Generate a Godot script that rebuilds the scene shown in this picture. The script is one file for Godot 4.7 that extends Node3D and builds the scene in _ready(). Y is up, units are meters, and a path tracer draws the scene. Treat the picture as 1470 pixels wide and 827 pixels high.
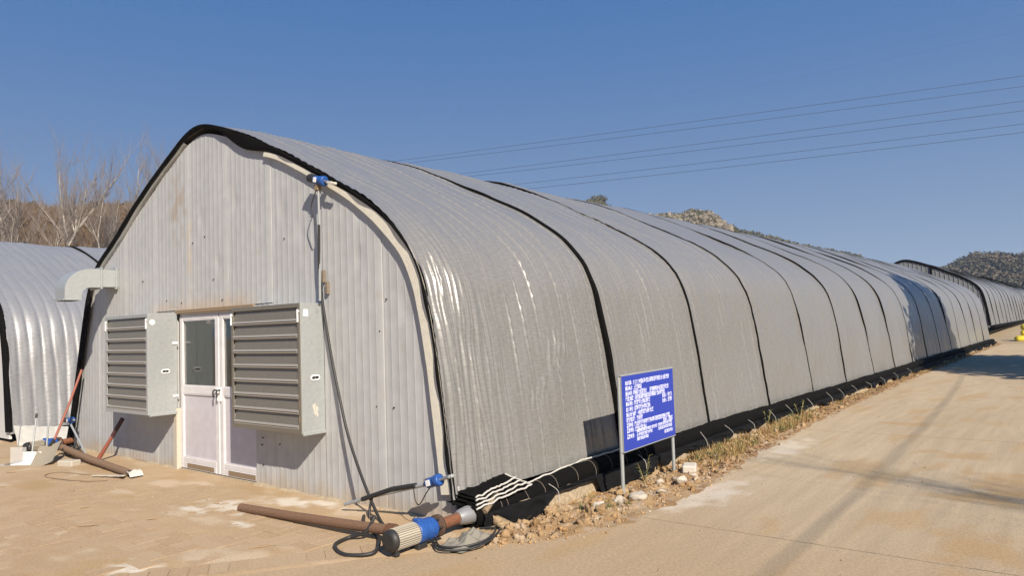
extends Node3D

const ZW := -4.592          # plane of the gable wall
const XC := -8.58           # middle of the gable
const SUN := Vector3(-0.70, -0.56, -0.37)
var cam: Camera3D
var rng := RandomNumberGenerator.new()
var nz := FastNoiseLite.new()
var nf := FastNoiseLite.new()
var nr := FastNoiseLite.new()
var M := {}
var used := {}
var AP := PackedVector2Array()   # arch outline, left base to right base (relative to XC)
var AN := PackedVector2Array()   # outward normals
var AL := PackedFloat32Array()   # arc length

# ---------------------------------------------------------------- mesh builder
class MB:
	var v := PackedVector3Array()
	var n := PackedVector3Array()
	var uv := PackedVector2Array()
	var c := PackedColorArray()
	var ix := PackedInt32Array()
	var col := Color(1, 1, 1)
	func vert(p: Vector3, nn: Vector3, t := Vector2.ZERO):
		v.append(p); n.append(nn); uv.append(t); c.append(col)
	func quad(a: Vector3, b: Vector3, cc: Vector3, d: Vector3):   # counter-clockwise seen from outside
		var k := v.size()
		var nn := (b - a).cross(cc - a)
		if nn.length_squared() < 1e-14: nn = (cc - a).cross(d - a)
		nn = nn.normalized()
		vert(a, nn, Vector2(0, 1)); vert(b, nn, Vector2(1, 1)); vert(cc, nn, Vector2(1, 0)); vert(d, nn, Vector2(0, 0))
		ix.append_array(PackedInt32Array([k, k + 2, k + 1, k, k + 3, k + 2]))
	func tri(a: Vector3, b: Vector3, cc: Vector3):
		var k := v.size()
		var nn := (b - a).cross(cc - a).normalized()
		vert(a, nn); vert(b, nn); vert(cc, nn)
		ix.append_array(PackedInt32Array([k, k + 2, k + 1]))
	func box(p: Vector3, s: Vector3, bs := Basis()):
		var h := s * 0.5
		var x := bs.x * h.x; var y := bs.y * h.y; var z := bs.z * h.z
		quad(p - x - y + z, p + x - y + z, p + x + y + z, p - x + y + z)
		quad(p + x - y - z, p - x - y - z, p - x + y - z, p + x + y - z)
		quad(p + x - y + z, p + x - y - z, p + x + y - z, p + x + y + z)
		quad(p - x - y - z, p - x - y + z, p - x + y + z, p - x + y - z)
		quad(p - x + y + z, p + x + y + z, p + x + y - z, p - x + y - z)
		quad(p - x - y - z, p + x - y - z, p + x - y + z, p - x - y + z)
	func cbox(p: Vector3, s: Vector3, e := 0.004, bs := Basis()):   # chamfered box
		var h := s * 0.5
		var pts := []
		for sx in [-1, 1]:
			for sy in [-1, 1]:
				for sz in [-1, 1]:
					var q := []
					for ax in 3:
						var l := Vector3(sx * (h.x - e), sy * (h.y - e), sz * (h.z - e))
						l[ax] = [sx, sy, sz][ax] * h[ax]
						q.append(p + bs * l)
					pts.append(q)
		var sg := func(i, a): return pts[i][a]
		# faces
		for f in [[0, [4, 6, 7, 5]], [0, [1, 3, 2, 0]], [1, [2, 3, 7, 6]], [1, [4, 5, 1, 0]], [2, [1, 5, 7, 3]], [2, [0, 2, 6, 4]]]:
			var a = f[0]; var q = f[1]
			quad(sg.call(q[0], a), sg.call(q[1], a), sg.call(q[2], a), sg.call(q[3], a))
		# edges and corners
		for i in 8:
			for ax in 3:
				var j: int = i ^ [4, 2, 1][ax]
				if j < i: continue
				var a: int = (ax + 1) % 3; var b: int = (ax + 2) % 3
				facing(sg.call(i, a), sg.call(j, a), sg.call(j, b), sg.call(i, b), p)
			var cn: Vector3 = (pts[i][0] + pts[i][1] + pts[i][2]) / 3.0 - p
			if (pts[i][1] - pts[i][0]).cross(pts[i][2] - pts[i][0]).dot(cn) > 0: tri(pts[i][0], pts[i][1], pts[i][2])
			else: tri(pts[i][0], pts[i][2], pts[i][1])
	func facing(a: Vector3, b: Vector3, cc: Vector3, d: Vector3, away: Vector3):
		if (b - a).cross(cc - a).dot((a + cc) * 0.5 - away) > 0: quad(a, b, cc, d)
		else: quad(a, d, cc, b)
	func bar(a: Vector3, b: Vector3, w: float, t: float, up := Vector3.UP):
		var d := (b - a).normalized()
		if abs(d.dot(up)) > 0.98: up = Vector3.RIGHT
		var x := d.cross(up).normalized()
		box((a + b) * 0.5, Vector3(w, t, (b - a).length()), Basis(x, x.cross(d), -d))
	func tube(path: PackedVector3Array, rad, sides := 8, caps := true, ripple := 0.0):
		var m := path.size()
		var k0 := v.size()
		var up := Vector3.UP
		var d0 := (path[1] - path[0]).normalized()
		if abs(d0.dot(up)) > 0.9: up = Vector3.RIGHT
		var x := d0.cross(up).normalized()
		for i in m:
			var d := (path[mini(i + 1, m - 1)] - path[maxi(i - 1, 0)])
			d = d0 if d.length_squared() < 1e-12 else d.normalized()
			x = (x - d * x.dot(d)).normalized()
			var y := x.cross(d).normalized()
			var r: float = rad[i] if rad is PackedFloat32Array or rad is Array else rad
			var cut := 0.0
			if rad is Array or rad is PackedFloat32Array:
				var a := maxi(i - 1, 0); var b := mini(i + 1, m - 1)
				var run := (path[b] - path[a]).length()
				if run > 1e-5: cut = clampf((rad[a] - rad[b]) / run, -2.0, 2.0)
			for j in sides + 1:
				var t := TAU * j / sides
				var o := x * cos(t) + y * sin(t)
				var rr := r * (1.0 + ripple * (1.0 if j % 2 == 0 else -1.0))
				vert(path[i] + o * rr, (o + d * cut).normalized(), Vector2(float(j) / sides, float(i) / maxf(1.0, m - 1)))
		for i in m - 1:
			for j in sides:
				var a := k0 + i * (sides + 1) + j
				var b := a + sides + 1
				ix.append_array(PackedInt32Array([a, a + 1, b, a + 1, b + 1, b]))
		if caps:
			for e in [0, m - 1]:
				var d := (path[1] - path[0]).normalized() * -1.0 if e == 0 else (path[m - 1] - path[m - 2]).normalized()
				var k := v.size()
				vert(path[e], d)
				for j in sides + 1: vert(v[k0 + e * (sides + 1) + j], d)
				for j in sides:
					if e == 0: ix.append_array(PackedInt32Array([k, k + 2 + j, k + 1 + j]))
					else: ix.append_array(PackedInt32Array([k, k + 1 + j, k + 2 + j]))
	func grid(nu: int, nv: int, f: Callable, wrap_uv := Vector2.ONE):   # f(i, j) -> Vector3 ; outside = dU x dV
		var k0 := v.size()
		for j in nv + 1:
			for i in nu + 1:
				v.append(f.call(i, j)); n.append(Vector3.ZERO)
				uv.append(Vector2(float(i) / nu, float(j) / nv) * wrap_uv); c.append(col)
		finish(nu, nv, k0)
	func finish(nu: int, nv: int, k0: int):
		var w := nu + 1
		var out := PackedInt32Array()
		out.resize(nu * nv * 6)
		var q := 0
		for j in nv:
			for i in nu:
				var a := k0 + j * w + i
				var nn := (v[a + 1] - v[a + w]).cross(v[a + w + 1] - v[a])
				n[a] += nn; n[a + 1] += nn; n[a + w] += nn; n[a + w + 1] += nn
				out[q] = a; out[q + 1] = a + w + 1; out[q + 2] = a + 1
				out[q + 3] = a; out[q + 4] = a + w; out[q + 5] = a + w + 1
				q += 6
		for a in range(k0, v.size()): n[a] = n[a].normalized()
		ix.append_array(out)
	func prism(poly: PackedVector2Array, t: Transform3D, depth: float):   # polygon in local xy, extruded from z = 0 to z = depth
		var tr := Geometry2D.triangulate_polygon(poly)
		var area := 0.0
		for i in poly.size(): area += poly[i].cross(poly[(i + 1) % poly.size()])
		var p := poly.duplicate()
		if area < 0:
			p.reverse(); tr = Geometry2D.triangulate_polygon(p)
		for i in range(0, tr.size(), 3):
			var a := p[tr[i]]; var b := p[tr[i + 1]]; var cc := p[tr[i + 2]]
			if (b - a).cross(cc - a) < 0:
				var h := b; b = cc; cc = h
			tri(t * Vector3(a.x, a.y, depth), t * Vector3(b.x, b.y, depth), t * Vector3(cc.x, cc.y, depth))
			tri(t * Vector3(a.x, a.y, 0), t * Vector3(cc.x, cc.y, 0), t * Vector3(b.x, b.y, 0))
		for i in p.size():
			var a := p[i]; var b := p[(i + 1) % p.size()]
			quad(t * Vector3(a.x, a.y, 0), t * Vector3(b.x, b.y, 0), t * Vector3(b.x, b.y, depth), t * Vector3(a.x, a.y, depth))
	func mesh() -> ArrayMesh:
		var a := []
		a.resize(Mesh.ARRAY_MAX)
		a[Mesh.ARRAY_VERTEX] = v; a[Mesh.ARRAY_NORMAL] = n; a[Mesh.ARRAY_TEX_UV] = uv; a[Mesh.ARRAY_COLOR] = c; a[Mesh.ARRAY_INDEX] = ix
		var m := ArrayMesh.new()
		m.add_surface_from_arrays(Mesh.PRIMITIVE_TRIANGLES, a)
		return m

# ---------------------------------------------------------------- nodes
func numbered(called: String) -> String:
	var k: int = used.get(called, 0)
	used[called] = k + 1
	return called if k == 0 else "%s_%03d" % [called, k]
func tag(o: Node, label := "", category := "", group := "", kind := ""):
	if label: o.set_meta("label", label)
	if category: o.set_meta("category", category)
	if group: o.set_meta("group", group)
	if kind: o.set_meta("kind", kind)
	return o
func thing(called: String, at: Vector3, label: String, category: String, group := "") -> Node3D:
	var o := Node3D.new()
	o.name = numbered(called)
	add_child(o)
	o.position = at
	tag(o, label, category, group)
	return o
func put(mesh, m: Material, called: String, parent: Node = null, at := Vector3.ZERO) -> MeshInstance3D:
	var o := MeshInstance3D.new()
	o.mesh = mesh.mesh() if mesh is MB else mesh
	o.material_override = m
	o.position = at
	if parent == null or parent == self:
		o.name = numbered(called)
		add_child(o)
	else:
		o.name = called
		parent.add_child(o, true)
	return o
func structure(mesh, m: Material, called: String) -> MeshInstance3D:
	var o := put(mesh, m, called)
	o.set_meta("kind", "structure")
	return o
func pts(a: Array) -> PackedVector3Array:
	var o := PackedVector3Array()
	for p in a: o.append(p)
	return o
func curve(a: Array, steps := 6) -> PackedVector3Array:   # catmull-rom
	var o := PackedVector3Array()
	for i in a.size() - 1:
		var p0: Vector3 = a[maxi(i - 1, 0)]; var p3: Vector3 = a[mini(i + 2, a.size() - 1)]
		for k in steps: o.append((a[i] as Vector3).cubic_interpolate(a[i + 1], p0, p3, float(k) / steps))
	o.append(a[-1])
	return o
func N(a: float, b: float, f := 1.0) -> float:
	return nz.get_noise_2d(a * f, b * f)
func S(e0: float, e1: float, x: float) -> float:
	return smoothstep(e0, e1, x)

# ---------------------------------------------------------------- materials
func lin(r: float, g: float, b: float) -> Color:
	return Color(r, g, b).linear_to_srgb()
func mat(key: String, c: Color, rough := 0.8, metal := 0.0, vc := false) -> StandardMaterial3D:
	var m := StandardMaterial3D.new()
	m.albedo_color = c.linear_to_srgb()
	m.roughness = rough
	m.metallic = metal
	m.vertex_color_use_as_albedo = vc
	m.resource_name = key
	M[key] = m
	return m
func noise_tex(seed_: int, freq: float, octaves: int, lo: float, hi: float, size := 512, stretch := Vector2.ONE) -> ImageTexture:
	var fn := FastNoiseLite.new()
	fn.seed = seed_
	fn.frequency = freq
	fn.fractal_octaves = octaves
	fn.noise_type = FastNoiseLite.TYPE_SIMPLEX_SMOOTH
	var im := fn.get_seamless_image(int(size / stretch.x), int(size / stretch.y))
	if stretch != Vector2.ONE: im.resize(size, size, Image.INTERPOLATE_CUBIC)
	im.convert(Image.FORMAT_L8)
	var d := im.get_data()
	for i in d.size(): d[i] = int(255.0 * lerpf(lo, hi, d[i] / 255.0))
	return ImageTexture.create_from_image(Image.create_from_data(im.get_width(), im.get_height(), false, Image.FORMAT_L8, d))
func tri_tex(m: StandardMaterial3D, t: Texture2D, scale: float, height: Texture2D = null, hs := 0.0, world := true):
	m.albedo_texture = t
	m.uv1_triplanar = true
	m.uv1_world_triplanar = world
	m.uv1_scale = Vector3.ONE * scale
	if height:
		m.heightmap_enabled = true
		m.heightmap_texture = height
		m.heightmap_scale = hs
func make_materials():
	var grain := noise_tex(11, 0.06, 5, 0.86, 1.0)
	var grit := noise_tex(12, 0.16, 4, 0.0, 1.0)
	var blot := noise_tex(13, 0.012, 5, 0.93, 1.0)
	var weave := noise_tex(14, 0.05, 3, 0.0, 1.0, 512, Vector2(1, 1))
	var crinkle := noise_tex(15, 0.035, 4, 0.0, 1.0, 512, Vector2(3, 1))
	var thread := noise_tex(16, 0.09, 3, 0.88, 1.0, 512, Vector2(6, 1))
	var m := mat("road", Color(1, 1, 1), 0.92, 0.0, true); tri_tex(m, grain, 0.9, grit, 0.25)
	m = mat("sand", Color(1, 1, 1), 0.95, 0.0, true); tri_tex(m, grain, 1.1, grit, 0.35)
	m = mat("paver", Color(0.445, 0.315, 0.19), 0.93); tri_tex(m, grain, 1.1, grit, 0.25)
	m = mat("paver_b", Color(0.465, 0.335, 0.205), 0.93); tri_tex(m, grain, 1.3, grit, 0.25)
	m = mat("paver_c", Color(0.43, 0.30, 0.175), 0.93); tri_tex(m, grain, 0.8, grit, 0.25)
	m = mat("dirt", Color(1, 1, 1), 0.97, 0.0, true); tri_tex(m, grain, 2.2, grit, 0.8)
	m = mat("terrain", Color(1, 1, 1), 0.97, 0.0, true); tri_tex(m, blot, 0.05)
	m = mat("plain", Color(1, 1, 1), 0.9, 0.0, true)
	m = mat("leaf", Color(1, 1, 1), 0.8, 0.0, true); m.backlight = Color(0.25, 0.25, 0.2)
	m = mat("quilt", Color(0.262, 0.254, 0.239), 0.32, 0.20); m.albedo_texture = thread
	m.uv1_scale = Vector3(1.0, 1.0, 1.0); m.heightmap_enabled = true; m.heightmap_texture = crinkle; m.heightmap_scale = 0.10
	m.texture_repeat = true
	m = mat("foil_quilt", Color(0.33, 0.33, 0.335), 0.47, 0.34); m.albedo_texture = thread
	m.heightmap_enabled = true; m.heightmap_texture = crinkle; m.heightmap_scale = 0.15
	m = mat("felt", Color(0.0075, 0.007, 0.0065), 0.97); tri_tex(m, grain, 6.0, grit, 0.25); m.metallic_specular = 0.2
	m = mat("film", Color(0.009, 0.009, 0.0095), 0.7); m.metallic_specular = 0.2
	m = mat("cream", Color(0.68, 0.64, 0.53), 0.6); tri_tex(m, blot, 1.4, weave, 0.1)
	m = mat("hem", Color(0.58, 0.55, 0.50), 0.85); tri_tex(m, grain, 5.0)
	m = mat("gable", Color(1, 1, 1), 0.45, 0.0, true); tri_tex(m, blot, 0.7)
	m.metallic_specular = 0.5
	m = mat("white_door", Color(0.66, 0.64, 0.64), 0.35); tri_tex(m, blot, 0.8)
	m = mat("door_panel", Color(0.55, 0.52, 0.55), 0.4); tri_tex(m, blot, 0.8)
	m = mat("galv", Color(0.40, 0.42, 0.415), 0.42, 0.35); tri_tex(m, noise_tex(31, 0.012, 2, 0.95, 1.0), 2.5)
	m = mat("blade", Color(0.195, 0.176, 0.142), 0.40, 0.25); tri_tex(m, blot, 2.0)
	m = mat("blade_lip", Color(0.48, 0.46, 0.42), 0.32, 0.5)  # lighter than blade: sunlight caught on the folded lip, put into the colour
	m = mat("dark", Color(0.02, 0.02, 0.02), 0.6)
	m = mat("rubber", Color(0.022, 0.021, 0.02), 0.55)
	m = mat("white", Color(0.75, 0.74, 0.72), 0.5)
	m = mat("rust", Color(1, 1, 1), 0.85, 0.0, true); tri_tex(m, noise_tex(33, 0.05, 5, 0.55, 1.0), 2.5, grit, 0.4)
	m = mat("blue", Color(0.03, 0.12, 0.44), 0.42); tri_tex(m, noise_tex(36, 0.03, 5, 0.62, 1.0), 4.0)
	m = mat("fin", Color(0.50, 0.45, 0.36), 0.5); tri_tex(m, grain, 4.0)
	m = mat("steel", Color(0.45, 0.45, 0.44), 0.35, 0.8)
	m = mat("concrete", Color(0.50, 0.40, 0.27), 0.93); tri_tex(m, noise_tex(34, 0.04, 5, 0.70, 1.0), 0.9, grit, 0.3)
	m = mat("red_wood", Color(0.30, 0.095, 0.06), 0.6); tri_tex(m, grain, 5.0)
	m = mat("timber", Color(0.56, 0.50, 0.40), 0.8); tri_tex(m, grain, 1.5)
	m = mat("yellow", Color(0.72, 0.58, 0.04), 0.55); tri_tex(m, blot, 2.0)
	m = mat("stone", Color(1, 1, 1), 0.92, 0.0, true); tri_tex(m, grain, 3.0, grit, 0.6)
	m = mat("bark", Color(1, 1, 1), 0.9, 0.0, true); tri_tex(m, grain, 3.0)
	m = mat("tape", Color(0.46, 0.33, 0.20), 0.8); tri_tex(m, noise_tex(35, 0.09, 3, 0.45, 1.0), 3.0)
	var g := mat("glass", Color(0.05, 0.07, 0.07), 0.03)
	g.transparency = BaseMaterial3D.TRANSPARENCY_ALPHA
	g.albedo_color.a = 0.22
	g = mat("clear_plastic", Color(0.7, 0.72, 0.72), 0.1)
	g.transparency = BaseMaterial3D.TRANSPARENCY_ALPHA
	g.albedo_color.a = 0.25

# ---------------------------------------------------------------- main
func _ready():
	rng.seed = 7
	nz.seed = 3; nz.frequency = 1.0; nz.fractal_octaves = 3
	nf.seed = 9; nf.frequency = 1.0; nf.fractal_octaves = 1
	nr.seed = 5; nr.frequency = 1.0; nr.fractal_octaves = 4; nr.fractal_type = FastNoiseLite.FRACTAL_RIDGED
	cam = Camera3D.new()
	cam.name = "camera"
	add_child(cam)
	cam.position = Vector3(0, 1.7, 0)
	cam.basis = Basis(Vector3.UP, deg_to_rad(38.9953)) * Basis(Vector3.RIGHT, deg_to_rad(3.0494)) * Basis(Vector3.BACK, deg_to_rad(-1.9568))
	cam.fov = 43.3826
	cam.far = 3000.0
	cam.current = true
	var env := Environment.new()
	env.background_mode = Environment.BG_SKY
	env.tonemap_mode = Environment.TONE_MAPPER_LINEAR
	env.tonemap_exposure = 1.55
	var sm := ProceduralSkyMaterial.new()
	sm.sky_top_color = lin(0.022, 0.098, 0.275)
	sm.sky_horizon_color = lin(0.235, 0.295, 0.375)
	sm.sky_curve = 0.16
	sm.ground_bottom_color = lin(0.30, 0.24, 0.16)
	sm.ground_horizon_color = lin(0.235, 0.295, 0.375)
	sm.sun_angle_max = 1.0
	var sky := Sky.new()
	sky.sky_material = sm
	env.sky = sky
	env.background_energy_multiplier = 1.0
	env.sdfgi_enabled = true
	env.ssao_enabled = true
	env.ssil_enabled = true
	env.fog_enabled = true
	env.fog_density = 0.00035
	env.fog_light_color = Color(0.72, 0.8, 0.9)
	var we := WorldEnvironment.new()
	we.name = "world_environment"
	we.environment = env
	add_child(we)
	var sun := DirectionalLight3D.new()
	sun.name = "sun"
	sun.light_energy = 1.6
	sun.light_angular_distance = 0.55
	sun.light_color = Color(1.0, 0.955, 0.89)
	sun.shadow_enabled = true
	add_child(sun)
	sun.look_at_from_position(Vector3.ZERO, SUN, Vector3.UP)

	make_materials()
	make_arch()
	build_ground()
	build_road()
	build_yard()
	build_dirt_bank()
	build_hills()
	build_main_greenhouse()
	build_other_greenhouses()
	build_fan_box(Vector3(-7.51, 0.70, ZW + 0.010), 1.29, 1.31, 0.28, "louvred metal fan box beside the hanging electric cable, rust-stained at its lower corner", true)
	build_fan_box(Vector3(-10.57, 0.74, ZW + 0.010), 1.24, 1.28, 0.37, "louvred metal fan box hung between the bent air duct and the glazed door", false)
	build_duct()
	build_sign()
	build_motors()
	build_tools()
	build_rubble()
	build_trees()
	build_wires()
	build_shade_casters()
	print("built")

# ---------------------------------------------------------------- arch outline
func make_arch():
	var a := [[-4.34, 0.0], [-4.12, 0.5], [-3.90, 1.15], [-3.62, 2.0], [-3.44, 2.44], [-3.15, 2.80], [-2.53, 3.16], [-1.63, 3.70], [-0.82, 4.10], [-0.35, 4.30], [0.0, 4.34], [0.41, 4.24], [0.88, 4.07], [1.59, 3.76], [2.22, 3.45], [2.79, 3.16], [3.21, 2.91], [3.50, 2.68], [3.70, 2.46], [3.83, 2.22], [3.91, 1.97], [4.00, 1.53], [4.07, 1.04], [4.12, 0.62], [4.16, 0.30], [4.185, 0.10]]
	var raw := PackedVector2Array()
	for i in a.size() - 1:
		var g := func(k): var q = a[clampi(k, 0, a.size() - 1)]; return Vector2(q[0], q[1])
		for k in 12: raw.append((g.call(i) as Vector2).cubic_interpolate(g.call(i + 1), g.call(i - 1), g.call(i + 2), k / 12.0))
	raw.append(Vector2(a[-1][0], a[-1][1]))
	# resample evenly
	var total := 0.0
	for i in raw.size() - 1: total += raw[i].distance_to(raw[i + 1])
	var cnt := 300
	var at := 0.0; var seg := 0; var done := 0.0
	for k in cnt + 1:
		at = total * k / cnt
		while seg < raw.size() - 2 and done + raw[seg].distance_to(raw[seg + 1]) < at:
			done += raw[seg].distance_to(raw[seg + 1]); seg += 1
		var l := raw[seg].distance_to(raw[seg + 1])
		AP.append(raw[seg].lerp(raw[seg + 1], clampf((at - done) / l, 0, 1)))
		AL.append(at)
	for k in cnt + 1:
		var d := AP[mini(k + 2, cnt)] - AP[maxi(k - 2, 0)]
		AN.append(Vector2(-d.y, d.x).normalized())
func arch_top(dx: float) -> float:   # height of the outline at a distance from the middle (upper crossing)
	var best := 0.0
	for k in AP.size() - 1:
		var a := AP[k]; var b := AP[k + 1]
		if (a.x <= dx and b.x >= dx) or (a.x >= dx and b.x <= dx):
			var t := 0.0 if abs(b.x - a.x) < 1e-6 else (dx - a.x) / (b.x - a.x)
			best = maxf(best, lerpf(a.y, b.y, t))
	return best
func arch_k(s: float) -> int: return clampi(int(round(s * (AP.size() - 1))), 0, AP.size() - 1)

# ---------------------------------------------------------------- ground, road, yard
func sand_color(x: float, z: float) -> Color:
	var a := 0.5 + 0.5 * N(x, z, 0.55)
	var c := Color(0.425, 0.295, 0.165).lerp(Color(0.50, 0.365, 0.225), a)
	var b := S(0.12, 0.45, N(x * 0.9 + 40, z * 1.6, 0.7))
	c = c.lerp(Color(0.41, 0.265, 0.12), 0.55 * b)
	c = c.lerp(Color(0.60, 0.48, 0.34), 0.6 * S(0.2, 0.5, N(x - 17, z * 2.0 + 9, 0.8)))
	# spilt lime round the pipe end
	for w in [[-6.75, -3.86, 0.55, 0.22], [-6.45, -4.28, 0.38, 0.14], [-6.1, -4.42, 0.35, 0.1], [-5.55, -2.42, 0.4, 0.18], [-6.1, -3.55, 0.2, 0.1], [-7.1, -3.6, 0.35, 0.1]]:
		var d := Vector2((x - w[0]) / w[2], (z - w[1]) / w[3]).length()
		var k := S(1.15, 0.25, d + 0.75 * N(x, z, 3.5) + 0.3 * N(x, z, 11.0))
		c = c.lerp(Color(0.74, 0.68, 0.58), 0.75 * k)
	return c
func road_color(x: float, z: float) -> Color:
	var a := 0.5 + 0.5 * N(x * 0.8, z * 0.35, 0.5)
	var c := Color(0.425, 0.325, 0.205).lerp(Color(0.50, 0.395, 0.26), a)
	# dust swept along the driving direction
	var bend := x + 0.03 * (z + 6.0) * sin(z * 0.2)
	var st := nf.get_noise_2d(bend * 7.0, z * 0.35) * 0.5 + nf.get_noise_2d(bend * 17.0 + 30.0, z * 0.6) * 0.35
	c = c * (1.0 + 0.15 * st)
	var near := S(-7.5, -4.5, z + 0.5 * N(x, z, 0.4))
	c = c.lerp(Color(0.435, 0.305, 0.175), 0.7 * near)
	c = c.lerp(Color(0.44, 0.295, 0.14), 0.6 * S(0.22, 0.5, N(x * 1.3 + 8, z * 0.5, 0.9)))
	for w in [[-0.75, -8.6, 0.5, 0.8], [-0.8, -6.2, 0.35, 0.5], [-1.4, -10.0, 0.5, 0.3], [-0.9, -7.8, 0.5, 0.3], [-2.4, -12.5, 0.5, 0.25]]:
		var d := Vector2((x - w[0]) / w[2], (z - w[1]) / w[3]).length()
		c = c.lerp(Color(0.42, 0.27, 0.12), 0.7 * S(1.1, 0.3, d + 0.8 * N(x, z, 2.5)))
	for w in [[-3.1, -6.7, 0.3, 0.8], [-3.3, -9.6, 0.3, 0.9]]:
		var d := Vector2((x - w[0]) / w[2], (z - w[1]) / w[3]).length()
		c = c.lerp(Color(0.68, 0.61, 0.50), 0.6 * S(1.1, 0.3, d + 0.8 * N(x, z, 3.0)))
	c = c.lerp(Color(0.24, 0.17, 0.10), 0.22 * S(0.74, 0.86, nf.get_noise_2d(x * 13.0 + 3.0 * N(x, z), z * 6.0)))
	c.a = 1.0
	return c
func patch(x0: float, x1: float, z0: float, z1: float, nx: int, nzz: int, hf: Callable, cf: Callable, left = null) -> MB:
	var b := MB.new()
	for j in nzz + 1:
		for i in nx + 1:
			var z := lerpf(z1, z0, float(j) / nzz)
			var x := lerpf(x0 if left == null else left.call(z), x1, float(i) / nx)
			b.v.append(Vector3(x, hf.call(x, z), z)); b.n.append(Vector3.ZERO); b.uv.append(Vector2(x, z)); b.c.append(cf.call(x, z))
	b.finish(nx, nzz, 0)
	return b
func build_ground():
	var b := MB.new()
	var e := PackedFloat32Array([-1500, -700, -350, -180, -110, -80, -60, -50, -44, -36, -28, -20, -14, -10, -6, -3, 0, 3, 6, 10, 16, 24, 36, 60, 110, 250, 700, 1500])
	var w := e.size() - 1
	for j in e.size():
		for i in e.size():
			var x := e[i]; var z := -e[j]
			var h := lerpf(-0.025, -0.16, S(-13.0, -6.5, x)) + 0.5 * S(-43.0, -50.0, z) * (1.0 if z < -43 else 0.0) + 0.6 * S(-60, -90, z)
			b.v.append(Vector3(x, h, z)); b.n.append(Vector3.ZERO); b.uv.append(Vector2(x, z))
			b.c.append(Color(0.40, 0.30, 0.18).lerp(Color(0.30, 0.23, 0.14), 0.5 + 0.5 * N(x, z, 0.05)))
	b.finish(w, w, 0)
	structure(b, M.terrain, "ground")
func build_road():
	# concrete slabs, with an open joint between them
	var o := Node3D.new()
	o.name = "road"; o.set_meta("kind", "structure"); add_child(o)
	var zz := [1.2, -5.66, -11.3, -17.0, -23.0, -33.0, -44.5]
	for k in zz.size() - 1:
		var z1: float = zz[k] - 0.006; var z0: float = zz[k + 1] + 0.006
		var st := 0.04 if k < 2 else (0.07 if k < 3 else 0.14)
		var nx := int(8.6 / st); var nn := int((z1 - z0) / (st * (1.0 if k == 0 else 1.6)))
		var hf := func(x: float, z: float): return 0.0015 * nf.get_noise_2d(x * 5.0, z * 1.2) + 0.002 * N(x, z, 1.1)
		var slab := patch(-6.4, 2.2, z0, z1, nx, nn, hf, road_color, func(z: float): return lerpf(-6.4, bank_edge(z) - 0.12, S(-3.7, -4.35, z)))
		# thickness at the two joint edges
		var cc := Color(0.40, 0.31, 0.2)
		slab.col = cc
		slab.quad(Vector3(-3.4, -0.03, z1), Vector3(2.2, -0.03, z1), Vector3(2.2, 0, z1), Vector3(-3.4, 0, z1))
		slab.quad(Vector3(2.2, -0.03, z0), Vector3(-3.4, -0.03, z0), Vector3(-3.4, 0, z0), Vector3(2.2, 0, z0))
		put(slab, M.road, "road_slab", o)
const BA := Vector2(-5.0, -2.73)          # a point of the edge between yard and road
const BD := Vector2(0.5494, -0.8355)      # along the edge, towards the greenhouse
func edge_side(x: float, z: float) -> float:   # > 0 on the yard
	var d := Vector2(x, z) - BA
	return -(BD.x * d.y - BD.y * d.x)
func pix(p: Vector3) -> Vector2:
	var q := cam.transform.affine_inverse() * p
	if q.z > -0.1: return Vector2(-9999, -9999)
	return Vector2(735 + 1039.54 * q.x / -q.z, 413.5 - 1039.54 * q.y / -q.z)
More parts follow.
